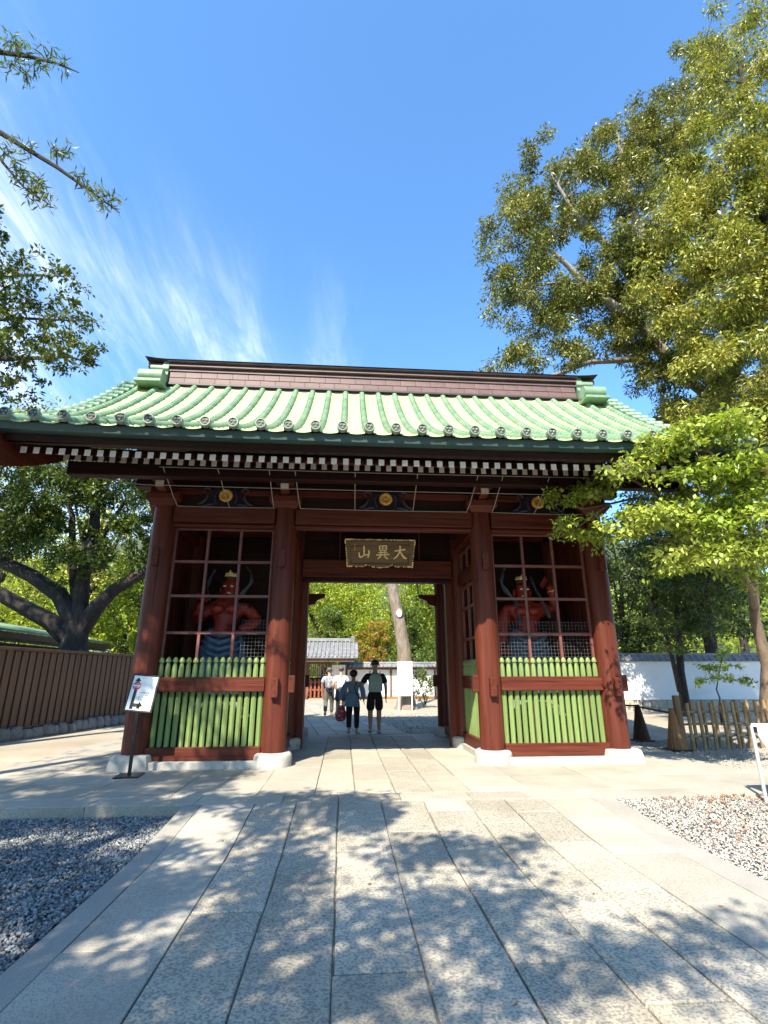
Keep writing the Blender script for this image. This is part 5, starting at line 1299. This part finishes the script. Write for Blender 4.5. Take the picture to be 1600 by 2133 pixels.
# ================================================================== PEOPLE AND STATUES
def skin(name,chains,mat,parent,sub=2,extra=None,loc=None,smooth_r=True):
    """chains: dict node -> (x,y,z,r[,r2]); edges list; grown with a Skin modifier into one surface"""
    nodes,edges,roots=chains
    keys=list(nodes); idx={k:i for i,k in enumerate(keys)}
    me=bpy.data.meshes.new(name); me.from_pydata([nodes[k][:3] for k in keys],[(idx[a],idx[b]) for a,b in edges],[]); me.update()
    o=bpy.data.objects.new(name,me); COL.objects.link(o)
    md=o.modifiers.new('skin','SKIN'); md.use_smooth_shade=True; md.branch_smoothing=0.6
    if not me.skin_vertices:
        me.attributes  # the modifier adds the layer on first use
    bpy.context.view_layer.objects.active=o
    if not me.skin_vertices:
        with bpy.context.temp_override(object=o,active_object=o): bpy.ops.mesh.customdata_skin_add()
    sv=me.skin_vertices[0].data
    for k in keys:
        r=nodes[k][3]; r2=nodes[k][4] if len(nodes[k])>4 else r
        sv[idx[k]].radius=(r,r2); sv[idx[k]].use_root=k in roots
    o.modifiers.new('sub','SUBSURF').levels=sub; o.modifiers['sub'].render_levels=sub
    dg=bpy.context.evaluated_depsgraph_get(); m2=bpy.data.meshes.new_from_object(o.evaluated_get(dg)); m2.name=name
    bpy.data.objects.remove(o); m2.materials.clear(); m2.materials.append(mat)
    m2.polygons.foreach_set('use_smooth',[True]*len(m2.polygons))
    return obj(name,m2,parent,loc)
def cloth(name,c,rough=.85): return material(name,c,tuple(x*.8 for x in c),rough=rough,scale=(9,9,9),bump=.006,bump_scale=(11,11,11))
M['skin']=material('skin',(0.42,0.24,0.16),(0.46,0.27,0.18),rough=.5,scale=(5,5,5))
M['hair']=material('black_hair',(0.014,0.011,0.010),(0.03,0.022,0.018),rough=.5,scale=(40,40,6),bump=.004,bump_scale=(60,60,9))
M['hair_grey']=material('greying_hair',(0.05,0.045,0.042),(0.12,0.11,0.10),rough=.55,scale=(40,40,6),bump=.004,bump_scale=(60,60,9))
def ell(name,c,r,mat,parent,n=14,m_=9,zmin=-1,jit=0.0):
    mb=MB(); vs=[];fs=[]
    for i in range(m_+1):
        t=math.pi*i/m_
        for k in range(n):
            a=2*math.pi*k/n; q=1+random.uniform(-jit,jit); vs.append((c[0]+r[0]*math.sin(t)*math.cos(a)*q,c[1]+r[1]*math.sin(t)*math.sin(a)*q,c[2]+max(zmin,math.cos(t))*r[2]*q))
    for i in range(m_):
        for k in range(n): fs.append((i*n+k,(i+1)*n+k,(i+1)*n+(k+1)%n,i*n+(k+1)%n))
    return mb.add(vs,fs).build(name,mat,parent,True)
def person(label,x,y,H,pose,shirt,pants,hairmat,shoe,rz=0.0,pants_len='long',sleeve='short',z=0.0,hair='short',group='people walking beyond the gate',wide=1.12):
    t=thing('person',label,'person',(x,y,z),rz,group); t.scale=(H/1.73*wide,H/1.73*wide,H/1.73)
    P=dict(pelvis=(0,0,.94,.12),waist=(0,0,1.08,.115),chest=(0,-.005,1.27,.13),neckb=(0,-.015,1.43,.065),neck=(0,-.005,1.50,.052),jaw=(0,.02,1.56,.066),head=(0,.015,1.635,.086),crown=(0,0,1.70,.058))
    E=[('pelvis','waist'),('waist','chest'),('chest','neckb'),('neckb','neck'),('neck','jaw'),('jaw','head'),('head','crown')]
    roots={'pelvis'}
    for s,n in ((-1,'l'),(1,'r')):
        hip,knee,ank,toe=pose[n+'leg']; sh,el,wr,hd=pose[n+'arm']
        P[n+'hip']=(*hip,.098);P[n+'knee']=(*knee,.058);mid=(Vector(knee)*.72+Vector(ank)*.28);P[n+'calf']=(*mid,.060);P[n+'ank']=(*ank,.036);P[n+'toe']=(*toe,.034)
        E+=[('pelvis',n+'hip'),(n+'hip',n+'knee'),(n+'knee',n+'calf'),(n+'calf',n+'ank'),(n+'ank',n+'toe')]
        P[n+'sh']=(*sh,.062);P[n+'el']=(*el,.043);P[n+'wr']=(*wr,.028);P[n+'hd']=(*hd,.034,.022)
        E+=[('chest',n+'sh'),(n+'sh',n+'el'),(n+'el',n+'wr'),(n+'wr',n+'hd')]
        d=(Vector(hd)-Vector(wr)).normalized(); u=Vector((0,1,0)) if abs(d.y)<.8 else Vector((1,0,0)); u=(u-d*u.dot(d)).normalized(); v=d.cross(u)
        for f in range(5):
            b=Vector(hd)+d*(.015 if f else -.01)+u*((f-2.5)*.018 if f else .03); ln=(.05,.065,.075,.07,.055)[f]
            t1=b+d*ln*.55+v*s*.004+(u*.03 if f==0 else u*0); t2=t1+d*ln*.4+v*s*.018
            P[f'{n}f{f}a']=(*b,.0095);P[f'{n}f{f}b']=(*t1,.0085);P[f'{n}f{f}c']=(*t2,.007); E+=[(f'{n}f{f}a',f'{n}f{f}b'),(f'{n}f{f}b',f'{n}f{f}c')]; roots.add(f'{n}f{f}a')
    skin('body',(P,E,roots),M['skin'],t,1)
    # shirt
    g=.022; Q=dict(hem=(0,0,.79,.145+g),waist=(0,0,1.06,.125+g),chest=(0,-.005,1.27,.135+g),nb=(0,-.012,1.42,.072))
    F=[('hem','waist'),('waist','chest'),('chest','nb')]
    for n in 'lr':
        sh,el,wr,hd=[Vector(q) for q in pose[n+'arm']]
        e=sh.lerp(el,.85) if sleeve=='short' else el
        Q[n+'sh']=(*sh,.066+g*.8);Q[n+'e']=(*e,.056+g*.7); F+=[('chest',n+'sh'),(n+'sh',n+'e')]
        if sleeve=='long': Q[n+'w']=(*el.lerp(wr,.85),.05+g*.8); F.append((n+'e',n+'w'))
    skin('shirt',(Q,F,{'chest'}),shirt,t,2)
    Q=dict(w=(0,0,1.07,.13),p=(0,0,.93,.14)); F=[('w','p')]
    for n in 'lr':
        hip,knee,ank,toe=[Vector(q) for q in pose[n+'leg']]
        Q[n+'h']=(*hip,.112); Q[n+'k']=(*(knee if pants_len=='long' else hip.lerp(knee,.92)),.078 if pants_len=='long' else .098); F+=[('p',n+'h'),(n+'h',n+'k')]
        if pants_len=='long': Q[n+'a']=(*knee.lerp(ank,.9),.066); F.append((n+'k',n+'a'))
    skin('trousers' if pants_len=='long' else 'shorts',(Q,F,{'p'}),pants,t,2)
    for n in 'lr':
        hip,knee,ank,toe=[Vector(q) for q in pose[n+'leg']]
        d=(toe-ank); d.normalize()
        heel=ank-Vector((0,.05,0))+Vector((0,0,-.03))
        mb=MB().tube([heel+Vector((0,0,.0)),ank+Vector((0,0,-.025)),ank.lerp(toe,.6)+Vector((0,0,-.012)),toe+Vector((0,.03,0))],[.036,.046,.046,.03],10,flat=.8)
        mb.build('shoe',shoe,t,True)
    if hair=='short':
        ell('hair',(0,-.008,1.668),(.096,.104,.088),hairmat,t,jit=.03,zmin=-.55)
    else:
        ell('hair',(0,-.012,1.645),(.108,.112,.112),hairmat,t,jit=.04,zmin=-.95)
    for s in (-1,1): ell('ear',(s*.092,.012,1.615),(.014,.025,.034),M['skin'],t,8,6)
    return t
def walk(stride=.2,lf=-1,armL=None,armR=None,sw=.2):
    """legs in mid-stride walking towards +y; lf=+1: left foot forward"""
    f,b=stride*lf,-stride*lf
    def leg(s,o):
        if o>=0: return ((s*.09,0,.88),(s*.10,o*.6+.03,.49),(s*.10,o,.085),(s*.11,o+.12,.035))
        return ((s*.09,0,.88),(s*.10,o*.25+.04,.48),(s*.10,o*1.1,.13),(s*.11,o*1.1+.10,.045))
    def arm(s,o): return ((s*.175,-.01,1.385),(s*.235,-o*.4-.03,1.12),(s*.245,-o*.4+.04,.88),(s*.245,-o*.4+.06,.80))
    return dict(lleg=leg(-1,f),rleg=leg(1,b),larm=armL or arm(-1,sw*lf),rarm=armR or arm(1,-sw*lf))
black=cloth('black_cotton',(0.012,0.012,0.013)); blue=cloth('light_blue_cotton',(0.17,0.30,0.44)); wht=cloth('white_cotton',(0.78,0.78,0.77)); pale=cloth('pale_blue_cotton',(0.40,0.48,0.58)); dk=cloth('dark_trousers',(0.016,0.016,0.02)); gry=cloth('grey_shorts',(0.075,0.08,0.09)); khaki=cloth('grey_green_trousers',(0.12,0.12,0.10)); tan=cloth('tan_shoe',(0.40,0.24,0.11)); shoeb=cloth('dark_shoe',(0.03,0.03,0.035)); shoew=cloth('grey_white_shoe',(0.42,0.45,0.48))
def backpack(t,mat,strap,w=.155,z0=.98,z1=1.40,y=-.16,d=.09):
    m=MB(); vs=[];fs=[]; n=20
    lv=[(z0,.75,.7),(z0+.04,1,1),(z0+(z1-z0)*.45,1,1.08),(z0+(z1-z0)*.8,.86,.9),(z1-.02,.66,.7),(z1,.45,.5)]
    for z,sx,sy in lv:
        for k in range(n):
            a=2*math.pi*k/n; c,s=math.cos(a),math.sin(a); r=1/((abs(c)**4+abs(s)**4)**.25); vs.append((w*sx*r*c,y+d*sy*r*s-d*.2,z))
    for i in range(len(lv)-1):
        for k in range(n): fs.append((i*n+k,i*n+(k+1)%n,(i+1)*n+(k+1)%n,(i+1)*n+k))
    fs+= [tuple(range(n-1,-1,-1)),tuple((len(lv)-1)*n+k for k in range(n))]
    b=m.add(vs,fs).build('backpack',mat,t,True)
    for s in (-1,1): MB().tube([(s*.07,y+.02,z1-.06),(s*.10,y+.03,z1+.03),(s*.115,-.055,1.475),(s*.115,.06,1.44),(s*.115,.13,1.28)],[.022,.024,.022,.02,.02],8,flat=.4).build('strap',strap,b,True)
    MB().tube([(-w*.7,y-d*1.25,z0+.20),(0,y-d*1.32,z0+.205),(w*.7,y-d*1.25,z0+.20)],.006,6).build('pocket_seam',strap,b,True)
    return b
mint=material('mint_canvas',(0.30,0.44,0.40),(0.36,0.50,0.45),rough=.8,scale=(8,8,8),bump=.01,bump_scale=(9,9,9)); mint2=material('pale_mint_strap',(0.42,0.52,0.50),rough=.8); greyp=material('grey_backpack_fabric',(0.16,0.16,0.18),(0.42,0.42,0.44),rough=.7,scale=(7,7,4),contrast=(.45,.6))
armL=((-.175,-.01,1.385),(-.30,-.03,1.13),(-.26,.10,.95),(-.22,.14,.89))
p=person('person in black tee and shorts with a mint drawstring backpack',0.10,4.55,1.77,walk(.10,-1,armL=armL,sw=.12),black,black,M['hair'],shoew,rz=R(1),pants_len='short')
backpack(p,mint,mint2)
armLw=((-.17,-.01,1.385),(-.29,-.02,1.14),(-.34,.0,.93),(-.345,.01,.86)); armRw=((.17,-.01,1.385),(.25,-.03,1.14),(.27,.06,.93),(.275,.08,.86))
p=person('person in loose light blue shirt and dark trousers carrying a red patterned bag',-0.45,4.6,1.53,walk(.17,-1,armL=armLw,armR=armRw),blue,dk,M['hair'],shoew,sleeve='long',hair='bob')
sk=skin('shirt_tail',({'a':(0,0,1.12,.15),'b':(-.02,-.01,.93,.19),'c':(-.03,-.01,.76,.205)},[('a','b'),('b','c')],{'b'}),blue,p,2)
MB().tube([(.10,-.06,1.46),(.02,-.165,1.25),(.10,-.19,1.05),(.2,-.1,.9)],[.012]*4,6,flat=.4).build('crossbody_strap',cloth('navy_strap',(0.03,0.03,0.08)),p,True)
bagm=material('red_patterned_fabric',(0.42,0.03,0.05),(0.55,0.42,0.42),rough=.7,scale=(13,13,13),contrast=(.52,.60),c3=(0.06,0.015,0.02),c3_scale=(10,10,10))
bg_=thing('tote_bag','red patterned bag hanging from the hand of the person in blue','bag',(-.76,4.62,.30))
m=MB(); vs=[];fs=[];n=16
for z,sx,sy in ((0,.55,.5),(.05,.95,1),(.2,1.1,1.1),(.32,.8,.7),(.40,.4,.4)):
    for k in range(n):
        a=2*math.pi*k/n; vs.append((.135*sx*math.cos(a)*(1+.12*math.sin(3*a)),.08*sy*math.sin(a),z))
for i in range(4):
    for k in range(n): fs.append((i*n+k,i*n+(k+1)%n,(i+1)*n+(k+1)%n,(i+1)*n+k))
fs+=[tuple(range(n-1,-1,-1)),tuple(4*n+k for k in range(n))]
m.add(vs,fs).build('body',bagm,bg_,True); MB().tube([(-.04,0,.38),(-.02,0,.47),(.02,0,.47),(.04,0,.38)],.009,6).build('handle',bagm,bg_,True)
bg_.scale=(.95,.95,.95)
p=person('person in white shirt and grey shorts walking ahead of the couple',-0.79,10.0,1.69,walk(.16,1),wht,gry,M['hair_grey'],shoeb,pants_len='short')
p=person('person in pale blue shirt with a grey backpack and long trousers',-1.22,10.6,1.66,walk(.2,-1),pale,khaki,M['hair_grey'],tan)
backpack(p,greyp,greyp,.14,1.0,1.42)
cb=ell('camera_bag',(.09,-.13,.90),(.09,.06,.085),black,p)
p=person('person mostly hidden behind the left rear column with a bare arm showing',-2.23,10.2,1.68,walk(.14,1),black,dk,M['hair'],shoeb)
# ---- guardian statues
M['nio']=material('red_lacquered_statue',(0.20,0.014,0.006),(0.33,0.028,0.010),rough=.5,scale=(9,9,5),bump=.03,bump_scale=(9,9,6),c3=(0.05,0.006,0.003),c3_scale=(7,7,5))
M['nio_cloth']=material('blue_painted_drapery',(0.055,0.10,0.17),(0.12,0.19,0.28),rough=.6,scale=(7,7,1.2),bump=.02,bump_scale=(9,9,2))
M['scarf']=material('grey_blue_scarf',(0.05,0.085,0.11),(0.09,0.13,0.15),rough=.6,scale=(6,6,6))
M['eye']=material('white_statue_eye',(0.85,0.83,0.78),rough=.25)
def statue(label,x,y,mirror,arms,lean):
    t=thing('guardian_statue',label,'statue',(x,y,0.0),group='guardian statues in the gate bays')
    MB().box(-.72,.72,-.55,.55,.10,.55,.03).build('pedestal',M['dark_x'],t)
    MB().lathe(0,0,[(.58,.55),(.62,.68),(.50,.85),(.40,.95)],14).build('rock_base',M['rock'],t)
    s=mirror
    P=dict(pel=(0,0,2.02,.25),bel=(s*-.02,-.05,2.22,.27),wst=(0,-.01,2.40,.23),ch=(s*.02,0,2.60,.27),nk=(s*.03,-.02,2.83,.14),jaw=(s*.03,-.06,2.93,.125),hd=(s*.03,-.03,3.06,.165),cr=(s*.03,-.01,3.19,.12),top=(s*.03,0,3.30,.06))
    E=[('pel','bel'),('bel','wst'),('wst','ch'),('ch','nk'),('nk','jaw'),('jaw','hd'),('hd','cr'),('cr','top')]
    for sg,n in ((-1,'l'),(1,'r')):
        hx=sg*.26; P[n+'h']=(sg*.2,0,1.85,.22);P[n+'k']=(hx,-.06,1.42,.15);P[n+'a']=(hx*1.1,.02,1.02,.09);P[n+'t']=(hx*1.2,-.2,.96,.07)
        E+=[('pel',n+'h'),(n+'h',n+'k'),(n+'k',n+'a'),(n+'a',n+'t')]
        A_=arms[n]; P[n+'s']=(*A_[0],.155);P[n+'m']=(*[(a+b)/2 for a,b in zip(A_[0],A_[1])],.145);P[n+'e']=(*A_[1],.115);P[n+'f']=(*[(a+b)/2 for a,b in zip(A_[1],A_[2])],.115);P[n+'w']=(*A_[2],.075);P[n+'d']=(*A_[3],.10)
        E+=[('ch',n+'s'),(n+'s',n+'m'),(n+'m',n+'e'),(n+'e',n+'f'),(n+'f',n+'w'),(n+'w',n+'d')]
    roots={'pel'}
    for n in 'lr':
        A_=arms[n]; d=(Vector(A_[3])-Vector(A_[2])).normalized(); u=d.cross(Vector((0,1,0))); u=u.normalized() if u.length>.1 else Vector((1,0,0)); v=d.cross(u)
        for f in range(5):
            b=Vector(A_[3])+u*((f-2)*.045)+d*.03; t1=b+d*.10+v*(.02); t2=t1+d*.03+v*.07
            P[f'{n}{f}a']=(*b,.028);P[f'{n}{f}b']=(*t1,.026);P[f'{n}{f}c']=(*t2,.022); E+=[(f'{n}{f}a',f'{n}{f}b'),(f'{n}{f}b',f'{n}{f}c')]; roots.add(f'{n}{f}a')
    skin('body',(P,E,roots),M['nio'],t,2)
    hx=s*.03
    for sg in (-1,1):
        ell('eye',(hx+sg*.068,-.182,3.075),(.034,.02,.016),M['eye'],t,10,6)
        MB().tube([(hx+sg*.12,-.165,3.135),(hx+sg*.07,-.19,3.125),(hx+sg*.02,-.195,3.09)],[.012,.022,.016],6).build('brow',M['nio'],t,True)
        ell('ear',(hx+sg*.17,-.01,3.02),(.03,.045,.085),M['nio'],t,8,6)
        ell('chest_muscle',(sg*.13,-.19,2.63),(.14,.09,.10),M['nio'],t,12,7)
    MB().tube([(hx,-.18,3.09),(hx,-.215,3.03),(hx,-.225,3.0)],[.018,.03,.036],8).build('nose',M['nio'],t,True)
    MB().tube([(hx-.06,-.165,2.935),(hx,-.185,2.945),(hx+.06,-.165,2.935)],[.012,.018,.012],6).build('mouth',M['cream'],t,True)
    ell('hair_knot',(hx,.02,3.26),(.13,.13,.10),M['hair'],t,12,7)
    cr=MB()
    for k in range(7):
        a=math.pi*(1.05+.9*k/6); q=Vector((hx+.10*math.cos(a),.0+.13*math.sin(a),3.30)); cr.lathe(0,0,[(.016,0),(.022,.02),(.009,.05),(.002,.06)],6); cr.v[-24:]=[(q.x+a_,q.y+b_,q.z+c_) for a_,b_,c_ in cr.v[-24:]]
    cr.tube([(hx+.105*math.cos(a),.135*math.sin(a),3.295) for a in np.linspace(math.pi,2*math.pi,9)],.018,6); cr.lathe(hx,-.12,[(.025,3.31),(.034,3.34),(.016,3.38),(.004,3.41)],8)
    cr.build('gold_crown',M['gold'],t,True)
    # skirt with folds
    n=72; vs=[];fs=[]
    lv=[(2.22,.285,.03),(2.12,.33,.03),(1.95,.39,.05),(1.70,.43,.07),(1.40,.47,.10),(1.15,.53,.13),(1.10,.50,.13)]
    for z,r,amp in lv:
        for k in range(n):
            a=2*math.pi*k/n; q=r*(1+amp*(math.sin(9*a+z*2)+.5*math.sin(17*a-z*4))); vs.append((q*math.cos(a),q*.72*math.sin(a)-.02,z+.06*math.sin(a*2+1)*(1 if z>2 else .3)))
    for i in range(len(lv)-1):
        for k in range(n): fs.append((i*n+k,i*n+(k+1)%n,(i+1)*n+(k+1)%n,(i+1)*n+k))
    MB().add(vs,fs).build('skirt',M['nio_cloth'],t,True)
    for j in range(3):
        z=2.06-j*.12; w=.34+j*.02
        MB().tube([(-w,-.20,z+.10),(-w*.5,-.33,z-.02),(0,-.37,z-.08),(w*.5,-.33,z-.02),(w,-.20,z+.10)],[.02,.045,.055,.045,.02],8).build('skirt_fold',M['nio_cloth'],t,True)
    MB().tube([(-.32,-.12,2.20),(-.15,-.30,2.14),(.05,-.33,2.12),(.22,-.27,2.16),(.33,-.1,2.22)],[.04]*5,8).build('sash',M['scarf'],t,True)
    for sg in (-1,1):
        MB().tube([(sg*.30,-.13,2.15),(sg*.36,-.16,1.85),(sg*.33,-.2,1.5),(sg*.40,-.18,1.2)],[.03,.06,.06,.03],8,flat=.4).build('sash_end',M['nio_cloth'],t,True)
    return t,s
def scarf(t,pts,w=.085):
    P=[Vector(p) for p in pts]; out=[]
    for i in range(len(P)-1):                     # Catmull-Rom
        a,b,c,d=P[max(i-1,0)],P[i],P[i+1],P[min(i+2,len(P)-1)]
        for k in range(5):
            u=k/5; out.append(.5*((2*b)+(c-a)*u+(2*a-5*b+4*c-d)*u*u+(3*b-a-3*c+d)*u**3))
    out.append(P[-1]); n=len(out)
    MB().tube(out,[w*(.75+.25*math.sin(i*.9)) for i in range(n)],8,flat=.3).build('scarf',M['scarf'],t,True)
aL={'l':((-.36,0,2.70),(-.56,-.05,2.42),(-.46,-.26,2.62),(-.42,-.30,2.74)),'r':((.38,0,2.68),(.62,.02,2.42),(.40,-.24,2.26),(.30,-.28,2.24))}
t,s=statue('red guardian statue with blue drapery behind the left lattice',-3.02,1.05,1,aL,0)
scarf(t,[(-.34,.05,2.80),(-.42,.08,3.05),(-.40,.1,3.25),(-.32,.12,3.45)]); scarf(t,[(.24,-.12,2.62),(.22,-.14,2.80),(.32,.02,3.02),(.42,.08,3.2),(.40,.1,3.38),(.30,.12,3.52)]); scarf(t,[(.26,-.2,2.45),(.24,-.22,2.58),(.26,-.14,2.72)],.05)
MB().box(-.80,-.77,.02,.05,.55,3.3,.004).build('staff',M['dark_y'],t)
aR={'l':((-.38,0,2.70),(-.50,-.05,2.36),(-.52,-.12,2.06),(-.52,-.14,1.95)),'r':((.38,0,2.70),(.62,.0,2.74),(.56,-.14,3.08),(.44,-.18,3.16))}
t,s=statue('red guardian statue with one arm raised behind the right lattice',2.96,1.05,-1,aR,0)
scarf(t,[(-.20,-.24,2.35),(-.22,-.22,2.62),(-.20,-.05,2.84),(-.34,.04,3.06),(-.42,.08,3.24),(-.38,.1,3.44),(-.34,.1,3.54)]); scarf(t,[(.42,-.22,2.5),(.36,-.2,2.7),(.32,.0,2.98),(.26,.08,3.2),(.22,.1,3.38)])
MB().tube([(.56,-.14,3.0),(.57,-.13,3.04)],.095,12).build('gold_bracelet',M['gold'],t,True)
MB().box(.70,.73,.05,.08,.55,3.35,.004).build('staff',M['dark_y'],t)
